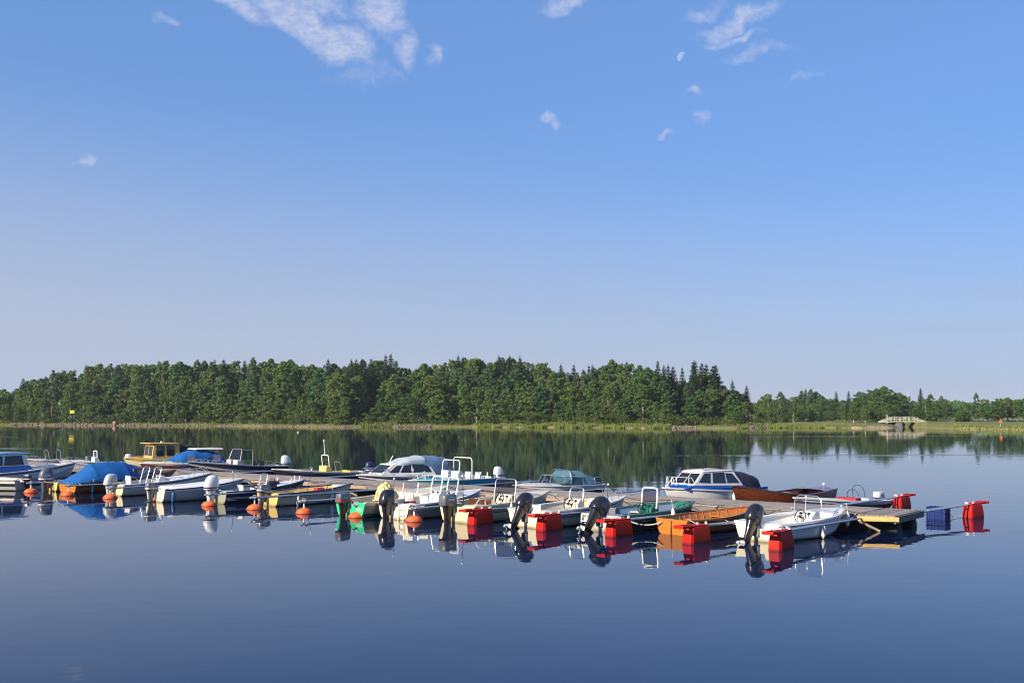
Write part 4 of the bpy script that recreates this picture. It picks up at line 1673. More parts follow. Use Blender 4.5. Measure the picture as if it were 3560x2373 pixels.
    # ---- fittings
    def hoop(s, x, y, w, z0, z1, mat, lean=0.0, r=.018, pane=None, corner=.1, name='windscreen_frame', depth=0.0, tap=.0):
        """Upright tube hoop across the boat, with an optional pane."""
        hw = w / 2
        path = []
        n = 5
        dx = lambda z: x + lean * (z - z0)
        tp = lambda z: hw - tap * (z - z0)
        path.append((dx(z0), y - tp(z0), z0))
        for i in range(n + 1):
            a = math.pi / 2 * i / n
            z = z1 - corner + corner * math.sin(a)
            path.append((dx(z), y - tp(z1) + corner - corner * math.cos(a), z))
        for i in range(n + 1):
            a = math.pi / 2 * (1 - i / n)
            z = z1 - corner + corner * math.sin(a)
            path.append((dx(z), y + tp(z1) - corner + corner * math.cos(a), z))
        path.append((dx(z0), y + tp(z0), z0))
        o = MB().tube(path, r, 8).build(name, mat, s.root)
        if pane:
            ring = [(p[0], p[1], p[2]) for p in path]
            MB().slab([(p[0] - .004, p[1], p[2]) for p in ring], [(p[0] + .004, p[1], p[2]) for p in ring]).build('pane', pane, o, smooth=0)
        return o

    def wheel(s, x, y, z, rad=.17, lean=.35, mat=None, parent=None):
        nx = Vector((-1, 0, lean))
        mb = MB()
        mb.torus((x, y, z), rad, .016, nx)
        nx.normalize()
        a = nx.cross(Vector((0, 1, 0))).normalized()
        b = nx.cross(a)
        for k in range(3):
            d = a * math.cos(k * 2.094 + .5) + b * math.sin(k * 2.094 + .5)
            mb.tube([(x, y, z), Vector((x, y, z)) + d * rad], .012, 5)
        mb.lathe([(.04, -.02), (.04, .02)], 10, (x, y, z), axis='x')
        mb.tube([(x, y, z), (x + .2, y, z - .06)], .02, 6)
        return mb.build('steering_wheel', mat or M['black'], parent or s.root)

    def console(s, x, y, w, d, z1, mat, z0=.12, wheel=True, gauges=True, wrad=.16):
        """Steering console with sloping dash facing aft."""
        hw = w / 2
        prof = [(x, z0), (x + d, z0), (x + d * .9, z1), (x + d * .45, z1), (x + .04, z1 - .16)]
        o = MB().slab([(a, y - hw, z) for a, z in prof], [(a, y + hw, z) for a, z in prof]).build('console', mat, s.root, bevel=.025)
        if wheel:
            s.wheel(x - .10, y, z1 - .14, wrad, parent=o)
        if gauges:
            for k in (-.5, .5):
                mb = MB()
                nx = Vector((-.16, 0, .2)).normalized()
                c = Vector((x + d * .25, y + k * hw, z1 - .07)) + nx * .012
                mb.lathe([(.045, -.02), (.045, .008)], 12)
                mb.xf(Matrix.Translation(c) @ nx.to_track_quat('Z', 'Y').to_matrix().to_4x4())
                mb.build('gauge', M['black'], o)
        return o

    def seat(s, x, y, mat, w=.45, zb=.12, zt=.45, back=.38):
        mb = MB().box(x - .2, x + .22, y - w / 2, y + w / 2, zb, zt)
        o = mb.build('seat', mat, s.root, bevel=.035)
        if back:
            mb = MB()
            prof = [(x - .22, zt - .05), (x - .15, zt - .05), (x - .20, zt + back), (x - .27, zt + back)]
            mb.slab([(a, y - w / 2, z) for a, z in prof], [(a, y + w / 2, z) for a, z in prof])
            mb.build('backrest', mat, o, bevel=.025)
        return o

    def outboard(s, body, trim=None, style='round', k=1.0, tilt=0.0, y=0.0, letter=None, lower=None, z=None):
        """Outboard motor on the transom. Axis of tilt is the clamp."""
        lower = lower or body
        zt = (s.Fs - .06) if z is None else z
        Mx = Matrix.Translation((-.06, y, zt)) @ Matrix.Rotation(R(tilt), 4, 'Y') @ Matrix.Scale(k * .94, 4)

        def ring(z_, xc, lx, ly, p=2.8, n=20):
            out = []
            for i in range(n):
                a = 2 * math.pi * i / n
                ca, sa = math.cos(a), math.sin(a)
                out.append((xc + lx * math.copysign(abs(ca) ** (2 / p), ca), ly * math.copysign(abs(sa) ** (2 / p), sa), z_))
            return out
        ox = -.17
        mid = MB()
        mid.loft([ring(.06, ox, .20, .13), ring(-.05, ox, .18, .11), ring(-.28, ox - .01, .13, .075), ring(-.52, ox - .02, .12, .055), ring(-.60, ox - .03, .11, .05)])
        mid.box(ox - .30, ox + .16, -.10, .10, -.535, -.52)
        m = mid.xf(Mx).build('outboard_motor', lower, s.root, smooth=40)
        if style == 'round':
            hs = [(.03, 0, .235, .155), (.07, 0, .265, .175), (.22, .005, .275, .182), (.36, .02, .255, .174), (.47, .04, .215, .155), (.54, .06, .155, .12), (.57, .07, .08, .07)]
            p = 2.6
        elif style == 'tall':
            hs = [(.03, 0, .25, .17), (.07, .0, .28, .19), (.22, .02, .285, .195), (.40, .05, .255, .18), (.50, .075, .20, .15), (.545, .085, .11, .09)]
            p = 3.0
        else:
            hs = [(.03, 0, .26, .16), (.06, 0, .28, .175), (.22, .0, .28, .175), (.34, .0, .27, .17), (.38, .0, .25, .155), (.395, .0, .20, .12)]
            p = 4.5
        MB().loft([ring(z_, ox + xc, lx, ly, p) for z_, xc, lx, ly in hs]).xf(Mx).build('cowling', body, m, smooth=45)

        def at(zq):
            zz = [h[0] for h in hs]
            return [float(np.interp(zq, zz, [h[i] for h in hs])) for i in (1, 2, 3)]
        if trim:
            b0, b1 = (.10, .15)
            MB().loft([ring(q, ox + at(q)[0], at(q)[1] + .004, at(q)[2] + .004, p) for q in (b0, b1)], cap0=False, cap1=False).xf(Mx).build('trim_band', trim, m, smooth=45)
        if letter:
            mb = MB()
            for sg in (1, -1):
                for q0, q1, x0_, x1_ in ((.20, .27, -.14, .12), (.30, .325, -.10, .10)):
                    ly = at((q0 + q1) / 2)[2] + .004
                    mb.add([(ox + x0_, sg * ly, q0), (ox + x1_, sg * ly, q0), (ox + x1_, sg * (ly - .003), q1), (ox + x0_, sg * (ly - .003), q1)], [(0, 1, 2, 3)])
            mb.xf(Mx).build('decal', letter, m, smooth=0)
        q = .048
        MB().loft([ring(z_, ox + at(z_)[0], at(z_)[1] + .005, at(z_)[2] + .005, p) for z_ in (.036, .058)], cap0=False, cap1=False).xf(Mx).build('seam', M['black'], m, smooth=45)
        c0 = Mx @ Vector((ox + .24, .08, .04))
        MB().tube([c0, c0 + Vector((.14, .05, .10)), Vector((.34, y + .16, zt + .02)), Vector((.5, y + .2, zt - .2))], .016, 6).build('control_cable', M['black'], m)
        mb = MB()
        mb.lathe([(.015, .24), (.05, .16), (.062, .05), (.062, -.12), (.04, -.20), (.03, -.23)], 12, (ox - .05, 0, -.70), axis='x')
        mb.slab([(ox - .02, -.012, -.72), (ox + .12, -.012, -.72), (ox + .02, -.008, -.92), (ox - .05, -.008, -.92)], [(ox - .02, .012, -.72), (ox + .12, .012, -.72), (ox + .02, .008, -.92), (ox - .05, .008, -.92)])
        mb.loft([ring(-.56, ox - .02, .11, .045), ring(-.70, ox - .02, .12, .04)])
        mb.xf(Mx).build('gearcase', lower, m, smooth=40)
        mb = MB()
        mb.lathe([(.035, -.14), (.045, 0), (.03, .03)], 10, (ox - .20, 0, -.70), axis='x')
        for q in range(3):
            a = 2.094 * q + .4
            c, sn = math.cos(a), math.sin(a)
            t1 = Vector((0, -sn, c))
            rd = Vector((0, c, sn))
            o0 = Vector((ox - .23, 0, -.70))
            pts = [o0 + rd * .03 + t1 * .03 + Vector((.03, 0, 0)), o0 + rd * .10 + t1 * .075 + Vector((.035, 0, 0)), o0 + rd * .155 + t1 * .03, o0 + rd * .15 - t1 * .03 - Vector((.02, 0, 0)), o0 + rd * .09 - t1 * .06 - Vector((.035, 0, 0)), o0 + rd * .03 - t1 * .02 - Vector((.03, 0, 0))]
            mb.slab(pts, [p_ + Vector((.008, 0, 0)) for p_ in pts])
        mb.xf(Mx).build('propeller', M['motor_silver'], m, smooth=40)
        mb = MB()
        for q in (-.09, .09):
            mb.slab([(-.10, y + q - .02, zt - .30), (.0, y + q - .02, zt - .30), (.05, y + q - .02, zt + .07), (-.10, y + q - .02, zt + .07)], [(-.10, y + q + .02, zt - .30), (.0, y + q + .02, zt - .30), (.05, y + q + .02, zt + .07), (-.10, y + q + .02, zt + .07)])
        mb.tube([(-.08, y - .12, zt + .02), (-.08, y + .12, zt + .02)], .025, 8)
        mb.build('clamp_bracket', M['grey_plastic'], m, smooth=30)
        return m

    def cabin(s, prof, w0, w1, mat, taper=1.0, windows=(), fronts=(), name='cabin', frame=None, glass=None, xr=None, bevel=.02):
        zs_ = [p[1] for p in prof]
        z0, z1 = min(zs_), max(zs_)
        xs_ = [p[0] for p in prof]
        xa, xb = xr or (min(xs_), max(xs_))

        def wd(x, z):
            k = 1 + (taper - 1) * min(max((x - xa) / (xb - xa), 0), 1)
            return (w0 + (w1 - w0) * (z - z0) / (z1 - z0)) * k
        A = [(x, -wd(x, z), z) for x, z in prof]
        Bq = [(x, wd(x, z), z) for x, z in prof]
        o = MB().slab(A, Bq).build(name, mat, s.root, smooth=20, bevel=bevel)
        frame = frame or M['black']
        glass = glass or M['dark_glass']
        for win in windows:
            cx_ = sum(p[0] for p in win) / len(win)
            cz_ = sum(p[1] for p in win) / len(win)
            for sg in (1, -1):
                mb = MB()
                big = [(cx_ + (x - cx_) * 1.07 + math.copysign(.018, x - cx_), cz_ + (z - cz_) * 1.07 + math.copysign(.015, z - cz_)) for x, z in win]
                mb.slab([(x, sg * (wd(x, z) - .01), z) for x, z in big], [(x, sg * (wd(x, z) + .008), z) for x, z in big], 0)
                mb.slab([(x, sg * (wd(x, z) - .005), z) for x, z in win], [(x, sg * (wd(x, z) + .013), z) for x, z in win], 1)
                mb.build('window', [frame, glass], o, smooth=0)
        for (pa, pb, f0, f1, y0, y1) in fronts:
            a, b = Vector((pa[0], 0, pa[1])), Vector((pb[0], 0, pb[1]))
            nrm = Vector((b.z - a.z, 0, -(b.x - a.x))).normalized()
            if nrm.x < 0:
                nrm = -nrm
            mb = MB()
            for grow, e, mi in ((.025, .008, 0), (0, .014, 1)):
                q = []
                for f, yy in ((f0, y0), (f0, y1), (f1, y1), (f1, y0)):
                    p = a.lerp(b, f)
                    g = (b - a).normalized() * (grow if f == f1 else -grow)
                    ww = wd(p.x, p.z)
                    q.append(p + g + Vector((0, yy * ww + (grow if yy == y1 else -grow), 0)))
                mb.slab([v - nrm * .01 for v in q], [v + nrm * e for v in q], mi)
            mb.build('window', [frame, glass], o, smooth=0)
        return o

    def cover(s, stations, mat, name='cover', p=2.6, n=18, seed=1, wrinkle=.02, smooth=40):
        """Cloth over hoops: stations are (x, half width, z of the edge, z of the ridge)."""
        q = random.Random(seed)
        secs = []
        dense = []
        for i in range(len(stations) - 1):
            a, b = stations[i], stations[i + 1]
            for k in range(4):
                f = k / 4
                dense.append([a[j] + (b[j] - a[j]) * f for j in range(4)])
                if k:
                    dense[-1][3] -= .018 * math.sin(math.pi * f)
        dense.append(list(stations[-1]))
        for x, hw, z0, z1 in dense:
            row = []
            for i in range(n + 1):
                a = math.pi * i / n
                ca, sa = math.cos(a), math.sin(a)
                yy = hw * math.copysign(abs(ca) ** (2 / p), ca)
                zz = z0 + (z1 - z0) * sa ** (2 / p)
                row.append((x + q.uniform(-1, 1) * wrinkle * .5, yy + q.uniform(-1, 1) * wrinkle * .6, zz + q.uniform(-1, 1) * wrinkle * .6 * (1 if 0 < i < n else .5)))
            secs.append(row)
        mb = MB()
        mb.loft(secs, closed=False, cap0=False, cap1=False)
        for e in (0, -1):
            mb.add(secs[e], [tuple(range(n + 1))])
        return mb.build(name, mat, s.root, smooth=smooth)

    def lettering(s, text, x0, z0, size, mat, side=-1, slope=0.0):
        cu = bpy.data.curves.new('lettering', 'FONT')
        cu.body = text
        cu.size = size
        ob = bpy.data.objects.new('tmp_text', cu)
        COL.objects.link(ob)
        bpy.context.view_layer.update()
        me = bpy.data.meshes.new_from_object(ob.evaluated_get(bpy.context.evaluated_depsgraph_get()))
        bpy.data.objects.remove(ob)
        for v in me.vertices:
            x = x0 + (v.co.x if side < 0 else -v.co.x)
            z = z0 + v.co.y + slope * v.co.x
            v.co = (x, side * (s.side_y(x, z) + .009), z)
        me.materials.clear()
        me.materials.append(mat)
        me.name = 'lettering'
        o = bpy.data.objects.new('lettering', me)
        COL.objects.link(o)
        o.parent = s.root
        return o


def fender(p, label, mat=None, h=.34, r=.075, sway=(0, 0)):
    t = empty('fender', p)
    MB().lathe([(.012, -h / 2 - .05), (.03, -h / 2 - .03), (r * .8, -h / 2 + .03), (r, -h / 2 + .09), (r, h / 2 - .09), (r * .8, h / 2 - .03), (.03, h / 2 + .03), (.012, h / 2 + .05)], 14).build('body', mat or M['fender'], t)
    MB().tube([(0, 0, h / 2 + .03), (sway[0], sway[1], h / 2 + .32)], .01, 5).build('line', M['rope'], t)
    t.rotation_euler = (R(rnd.uniform(-5, 5)), R(rnd.uniform(-5, 5)), 0)
    tag(t, label, 'fender', 'fenders hanging from the boats')
    return t


def boat_fender(b, x, label, z=None, side=-1, mat=None, h=.34):
    zz = b.zs(x / b.L)
    z = zz - .30 if z is None else z
    y = side * (b.side_y(x, z) + .08)
    hb = b.hb(x / b.L)
    p = b.w((x, y, z))
    e = b.w((x, side * hb, zz)) - p
    return fender(p, label, mat, h, sway=(e.x, e.y))


def rope(pts, label, mat=None, r=.012, sag=.0, n=10):
    if len(pts) == 2:
        a, b = Vector(pts[0]), Vector(pts[1])
        pts = []
        for i in range(n + 1):
            f = i / n
            p = a.lerp(b, f)
            p.z -= sag * 4 * f * (1 - f)
            pts.append(p)
    o = MB().tube(pts, r, 6).build('mooring_rope', mat or M['rope'])
    tag(o, label, 'rope', 'mooring ropes')
    return o


NEAR = []


def near(name, label, px, heading, L, B, Fs, Fb, **k):
    NEAR.append(Boat(name, label, 'boat', P(*px), heading, L, B * 1.1, Fs, Fb, group='boats on the near side of the pier', **k))
    return NEAR[-1]


def far(name, label, xb, L, B, Fs, Fb, axis=50, n=None, cut=1.0, **k):
    """Moored beyond the pier, bow towards it; the bow's column in the photograph is xb."""
    nn = PW + .32 if n is None else n
    s_ = solve(lambda q: Q(pier_pt(q, nn, .8))[0], -10, 90, xb)
    bow = pier_pt(s_, nn)
    d = Vector((math.sin(R(axis)), math.cos(R(axis)), 0))
    stern = bow + d * L
    return Boat(name, label, 'boat', stern, axis + 180, L, B, Fs, Fb, group='boats on the far side of the pier', **k)


# ---- near row, from the left edge of the view to the pier end
b = near('cabin_boat', 'white cabin boat with blue wheelhouse base at the left edge', (-100, 1690), 44, 5.25, 2.0, .62, 1.02)
b.hull([M['white'], M['grey_hull']], rows=5, bands={2: 1})
b.transom(M['white'], notch=False)
b.gunwale(M['white'], w=.12)
b.stripe(M['navy'], .05, .11)
b.foredeck(M['pale_cream'], .50, .06)
b.foredeck(M['grey_floor'], .02, .0, 'side_deck', .5, bulk=False)
b.cabin([(.5, .66), (2.75, .74), (2.55, .98), (.5, .95)], .86, .84, M['blue'], .92, name='coaming')
b.cabin([(.5, .95), (2.5, .98), (2.32, 1.58), (.55, 1.58)], .82, .74, M['white'], .94, windows=[[(1.3, 1.04), (2.2, 1.05), (2.1, 1.46), (1.36, 1.46)], [(.65, 1.04), (1.15, 1.04), (1.15, 1.46), (.70, 1.46)]], fronts=[((2.5, .98), (2.32, 1.58), .12, .8, -.8, -.06), ((2.5, .98), (2.32, 1.58), .12, .8, .06, .8)], glass=M['dark_glass'])
b.cabin([(.40, 1.58), (2.62, 1.57), (2.60, 1.61), (1.5, 1.66), (.42, 1.63)], .80, .78, M['roof_blue'], .95, name='roof')
b.rail(M['galv'], .62, .98, .26, posts=4)

b = Boat('motorboat', 'low grey and white boat with black outboard lying across, before the left cabin boat', 'boat', P(82, 1703), 283, 4.2, 1.6, .50, .66, group='boats on the near side of the pier')
b.hull([M['black_hull'], M['grey_hull'], M['white']], rows=6, bands={1: 1, 2: 1, 5: 2, 6: 2})
b.transom(M['grey_hull'])
b.gunwale(M['edge_wood'], w=.08)
b.liner(M['grey_hull'], M['grey_floor'])
for t_ in (.3, .55):
    b.thwart(M['edge_wood'], t_)
b.outboard(M['motor_black'], M['motor_silver'], 'box', .82)
rope([b.w((2.4, b.hb(.55), .54)), b.w((.6, b.hb(.15) + .02, .50))], 'pale rope drooping along the low boat at the left edge', sag=.14)

b = near('motorboat', 'small cream open boat with big grey outboard beside the left buoy', (178, 1706), 44, 3.6, 1.5, .42, .62)
b.hull([M['yellow_cream']], rows=3)
b.transom(M['yellow_cream'])
b.gunwale(M['pale_cream'])
b.liner(M['pale_cream'], M['grey_floor'])
b.thwart(M['pale_cream'], .35)
b.thwart(M['pale_cream'], .62)
b.outboard(M['motor_grey'], M['decal_white'], 'round', 1.28, letter=M['motor_silver'], z=.44)

b = near('wooden_cabin_boat', 'brown wooden boat under a bright blue tarpaulin', (234, 1712), 42, 5.5, 1.9, .46, .84)
b.hull([M['varnish'], M['brown_wood']], rows=6, bands={4: 1, 5: 1, 6: 1}, lip=.012)
b.transom(M['varnish_light'], notch=False)
b.gunwale(M['brown_wood'], w=.08)
b.foredeck(M['brown_wood'], .55, .05)
b.cabin([(2.9, .58), (4.55, .72), (4.2, .98), (2.9, 1.02)], .78, .62, M['brown_wood'], .62, windows=[[(3.15, .76), (4.05, .84), (3.98, .93), (3.15, .93)]], name='cabin', frame=M['edge_wood'], glass=M['vinyl'])
b.cover([(-.08, .84, .42, .50), (.25, .90, .46, .74), (1.0, .95, .50, 1.28), (1.7, .97, .52, 1.36), (2.6, .92, .55, 1.35), (3.3, .70, .62, 1.12), (4.3, .30, .78, .92)], M['tarp_blue'], 'tarpaulin', p=1.55, wrinkle=.03, seed=3, smooth=14)
boat_fender(b, .75, 'dark blue fender on the blue-tarped wooden boat', .18, mat=M['fender_blue'], h=.26)

b = near('motorboat', 'white motorboat with cream transom, silver outboard and twin console hoops', (398, 1722), 42, 4.9, 1.75, .50, .80)
b.hull([M['pale_cream'], M['white']], rows=5, bands={4: 1, 5: 1})
b.transom(M['cream'])
b.gunwale(M['white'], w=.10, out=.035)
b.stripe(M['navy'], .03, .09)
b.liner(M['white'], M['grey_floor'])
b.foredeck(M['white'], .52, .07)
b.stern_quarters(M['white'], .45)
b.console(1.75, -.30, .5, .42, .82, M['white'])
b.hoop(1.75, -.30, .56, .45, 1.20, M['steel'], .28, pane=M['glass'])
b.hoop(1.55, .38, .56, .45, 1.20, M['steel'], .28, pane=M['glass'], name='hoop')
b.seat(1.05, .35, M['cushion'])
b.rail(M['steel'], .70, .985, .26, posts=2)
b.rail(M['steel'], .18, .36, .16, posts=1, name='stern_rail')
b.outboard(M['motor_silver'], M['motor_white'], 'tall', 1.05, lower=M['motor_silver'])

b = near('motorboat', 'grey clinker boat decked over by a long white cover', (540, 1743), 43, 4.2, 1.65, .52, .74)
b.hull([M['grey_hull'], M['white']], rows=6, bands={6: 1}, lip=.012)
b.transom(M['pale_cream'])
b.gunwale(M['navy'], w=.08)
b.foredeck(M['white'], .14, .10, 'deck_cover')
b.outboard(M['motor_grey'], M['decal_white'], 'box', .88, letter=M['motor_silver'])
boat_fender(b, .35, 'slim blue fender at the stern of the white-covered clinker boat', .22, mat=M['fender_blue'], h=.44)

b = near('motorboat', 'dark-hulled motorboat with large white outboard and small wheel', (752, 1748), 44, 4.3, 1.7, .48, .74)
b.hull([M['dark_hull'], M['grey_hull']], rows=6, bands={3: 1}, lip=.008)
b.transom(M['olive_grey'])
b.gunwale(M['navy'], w=.10, out=.035)
b.liner(M['grey_hull'], M['grey_floor'])
b.foredeck(M['white'], .66, .06)
b.stern_quarters(M['white'], .5)
b.console(1.7, -.30, .46, .34, .70, M['white'], wrad=.17)
b.seat(1.15, -.3, M['cushion'], back=.25)
b.seat(2.1, .3, M['cushion'], back=.0, zt=.52)
for t_ in (.80, .93):
    for sg in (1, -1):
        x = b.X(t_, b.zs(t_))
        y = sg * max(b.hb(t_) - .08, .03)
        MB().tube([(x, y, b.zs(t_)), (x + .04, y, b.zs(t_) + .24)], .02, 6).build('bow_post', M['white_tube'], b.root)
b.hoop(1.95, -.30, .5, .55, 1.12, M['steel'], .25, r=.012, pane=M['glass'])
b.outboard(M['motor_white'], M['navy'], 'round', 1.2, z=.50)

b = near('motorboat', 'yellow-cream clinker open boat with yellow inside', (930, 1757), 44, 4.15, 1.65, .50, .68)
b.hull([M['cream'], M['grey_hull']], rows=5, bands={5: 1}, lip=.01)
b.transom(M['yellow_cream'])
b.gunwale(M['navy'], w=.07, out=.03)
b.liner(M['yellow_cream'], M['yellow_cream'])
b.foredeck(M['grey_hull'], .86, .02)
for t_ in (.28, .52, .74):
    b.thwart(M['yellow_cream'], t_, .22)
b.stern_quarters(M['yellow_cream'], .55)
b.rail(M['steel'], .80, .97, .16, posts=2, r=.010)
MB().box(1.5, 1.9, -.2, .15, .14, .36).build('fuel_tank', M['brown_wood'], b.root, bevel=.04)
b.outboard(M['motor_grey'], M['motor_silver'], 'box', 1.0, tilt=12, letter=M['motor_silver'])
boat_fender(b, .85, 'white fender by the stern of the yellow-cream clinker boat')
boat_fender(b, 2.5, 'white fender by the bow of the yellow-cream clinker boat')
rope([b.w((3.7, -.1, .70)), pier_pt((b.w((3.7, 0, 0)) - PO).dot(PU) - .9, .14, .54)], 'dark rope from the yellow-cream boat bow to the pier', M['dark_rope'], sag=.04)

b = near('motorboat', 'olive boat with bright green transom and tan bundled cover', (1217, 1795), 42, 4.9, 1.75, .52, .84)
b.hull([M['green'], M['olive_grey'], M['pale_cream']], rows=5, bands={2: 1, 3: 1, 4: 1, 5: 2})
b.transom(M['bright_green'])
b.gunwale(M['pale_cream'], w=.10)
b.liner(M['pale_cream'], M['grey_floor'])
b.foredeck(M['pale_cream'], .62, .05)
for t_ in (.2, .42):
    b.thwart(M['pale_cream'], t_, .3)
b.cover([(1.25, .16, .50, .62), (1.42, .34, .42, 1.02), (1.62, .36, .40, 1.16), (1.85, .36, .40, 1.02), (2.1, .28, .44, .70)], M['canvas_tan'], 'bundled_cover', p=2.0, wrinkle=.07, seed=9)
b.hoop(2.75, -.1, .8, .62, 1.12, M['steel'], .2, r=.012, pane=M['glass'])
o = b.lettering('M10', .0, .0, .17, M['decal_white'])
for v in o.data.vertices:            # lies on the transom, to starboard of the motor
    v.co = (-.010, -.36 - (v.co.x), .22 + v.co.z)
b.outboard(M['motor_grey'], M['decal_red'], 'box', 1.0, y=.12, letter=M['decal_grey'], lower=M['black'])

b = near('motorboat', 'white double-console boat with black outboard and stern ladder', (1368, 1803), 43, 4.3, 1.75, .52, .80)
b.hull([M['grey_hull'], M['white']], rows=5, bands={4: 1, 5: 1})
b.transom(M['pale_cream'])
b.gunwale(M['white'], w=.11, out=.035)
b.stripe(M['navy'], .04, .08)
b.liner(M['white'], M['grey_floor'])
b.foredeck(M['white'], .72, .05)
b.stern_quarters(M['white'], .5)
for y_ in (.42, -.42):
    b.console(2.25, y_, .5, .5, .84, M['white'], wheel=(y_ < 0))
    b.hoop(2.38, y_, .52, .78, 1.34, M['white_tube'], .22, r=.022, pane=M['glass'])
b.seat(1.25, .35, M['cushion'])
b.seat(1.3, -.4, M['cushion'], back=.3)
b.outboard(M['motor_black'], None, 'tall', 1.10, letter=M['motor_grey'], y=.1)
mb = MB()
for q in (-.14, .14):
    mb.tube([(-.05, -.46 + q, .52), (-.09, -.46 + q, -.2)], .016, 6)
for z_ in (.36, .16, -.02):
    mb.tube([(-.07, -.60, z_), (-.07, -.32, z_)], .016, 6)
mb.build('ladder', M['white_tube'], b.root)

b = near('motorboat', 'cream motorboat lettered C-472A with big windscreen', (1588, 1815), 44, 4.6, 1.85, .58, .82)
b.hull([M['cream'], M['grey_hull']], rows=6, bands={5: 1, 6: 1, 2: 0}, lip=.006)
b.transom(M['cream'], drop=.06)
b.gunwale(M['cream'], w=.12, out=.03)
b.stripe(M['navy'], .25, .28)
b.liner(M['cream'], M['grey_floor'])
b.foredeck(M['pale_cream'], .70, .05)
b.stern_quarters(M['cream'], .6)
b.console(1.9, -.25, .62, .45, .84, M['pale_cream'], wrad=.19)
b.hoop(2.15, -.12, 1.0, .58, 1.36, M['steel'], .15, r=.020, pane=M['smoked'], corner=.14)
b.seat(1.3, .3, M['brown_wood'], back=.28)
b.seat(1.3, -.3, M['brown_wood'], back=.28)
b.rail(M['white_tube'], .02, .22, .20, posts=1, name='stern_rail')
b.lettering('C-472A', .22, .42, .15, M['black'], slope=.02)
b.outboard(M['motor_grey'], None, 'box', 1.15, letter=M['motor_silver'], y=.18, lower=M['black'])
boat_fender(b, 1.55, 'white fender between the lettered cream boat and a tilted outboard', .42, h=.3)

b = near('motorboat', 'cream motorboat with bow rails, black wheel and tilted black outboard', (1828, 1832), 47, 4.85, 1.8, .54, .74)
b.hull([M['pale_cream'], M['white'], M['grey_hull']], rows=6, bands={4: 2, 5: 1, 6: 1}, lip=.006)
b.transom(M['pale_cream'])
b.gunwale(M['white'], w=.10, out=.035)
b.stripe(M['navy'], .06, .10)
b.liner(M['pale_cream'], M['grey_floor'])
b.stern_quarters(M['pale_cream'], .5)
b.foredeck(M['pale_cream'], .78, .03)
b.console(1.85, -.22, .56, .42, .82, M['pale_cream'], wrad=.2)
b.hoop(2.1, -.22, .62, .75, 1.18, M['steel'], .2, r=.016, pane=M['glass'], corner=.12)
b.seat(2.9, .0, M['cushion'], w=.9, back=0, zt=.45)
b.seat(1.1, .35, M['cushion'], back=.2)
b.rail(M['steel'], .66, .97, .30, posts=2)
b.outboard(M['motor_black'], None, 'round', 1.15, tilt=32, letter=M['motor_grey'])

b = near('motorboat', 'green aluminium motorboat with white console hoop and tilted black outboard', (2088, 1846), 49, 4.5, 1.8, .52, .68, full=2.7)
b.hull([M['dark_hull'], M['green']], rows=5, bands={4: 1, 5: 1, 3: 1})
b.transom(M['grey_hull'])
b.gunwale(M['green'], w=.10, out=.03)
b.liner(M['alu'], M['grey_floor'])
b.foredeck(M['green'], .90, .02)
b.stern_quarters(M['alu'], .45)
b.console(1.75, -.24, .52, .45, .78, M['green'], wrad=.17)
b.hoop(1.98, -.24, .64, .62, 1.26, M['white_tube'], .12, r=.028, pane=M['smoked'], corner=.11)
b.seat(1.15, .3, M['grey_plastic'], back=.2)
b.thwart(M['cushion'], .62, .5, .16, 'cushion')
b.thwart(M['alu'], .28, .3, .2)
b.rail(M['black'], .60, .93, .08, posts=3, name='side_rail', r=.010)
b.lettering('Buster M', .45, .30, .24, M['decal_grey'], slope=.02)
b.outboard(M['motor_black'], None, 'tall', 1.18, tilt=38, letter=M['motor_grey'])
mb = MB()
for q in (-.13, .13):
    mb.tube([(-.09, .62 + q, .50), (-.12, .62 + q, -.1)], .016, 6)
for z_ in (.48, .28, .08):
    mb.tube([(-.10, .49, z_), (-.10, .75, z_)], .016, 6)
mb.build('ladder', M['white_tube'], b.root)
boat_fender(b, 2.25, 'white fender on the side of the green boat', .42, h=.36)

b = near('rowing_boat', 'orange varnished wooden rowing boat with open ribs', (2335, 1857), 49, 4.15, 1.55, .46, .62, tw=.72, full=1.9, rake=.35, dip=.03)
b.hull([M['varnish'], M['mahogany']], rows=6, lip=.014)
b.transom(M['varnish_light'], notch=False, thick=.04)
b.gunwale(M['varnish'], w=.05, out=.025, th=.05)
b.liner(M['varnish_light'], M['varnish'], a=.02, b=.97, inset=.035, zf=.06)
for k in range(13):
    t_ = .07 + .068 * k
    for sg in (1, -1):
        z1, z0 = b.zs(t_) - .02, max(.07, b.zc(t_) + .035)
        bi = b.hb(t_) - .035
        x = b.X(t_, z1)
        mb = MB()
        mb.slab([(x - .014, sg * (bi + .006), z1), (x + .014, sg * (bi + .006), z1), (x + .014, sg * (bi * .84 + .006), z0), (x - .014, sg * (bi * .84 + .006), z0)],
                [(x - .014, sg * (bi - .022), z1), (x + .014, sg * (bi - .022), z1), (x + .014, sg * (bi * .84 - .022), z0), (x - .014, sg * (bi * .84 - .022), z0)])
        mb.build('rib', M['varnish_light'], b.root, smooth=0)
for t_ in (.16, .44, .70):
    b.thwart(M['varnish_light'], t_, .2, .15)
MB().tube([(-.02, 0, .42), (-.05, 0, -.25)], .022, 6).build('stern_post', M['varnish'], b.root)
MB().tube([(b.X(1, .1), 0, .06), (b.X(1, .62) + .02, 0, .66)], .028, 6).build('stem', M['varnish'], b.root)
ra = P(2160, 1794, .5)
rb = b.w((-.02, .35, .36))
rope([ra, rb], 'thick pale rope sagging from a red float to the rowing boat stern', r=.02, sag=.17, n=14)
rope([b.w((1.5, -.70, .46)), P(2560, 1822, .30)], 'pale rope tying the rowing boat to the boom', r=.012, sag=.02)

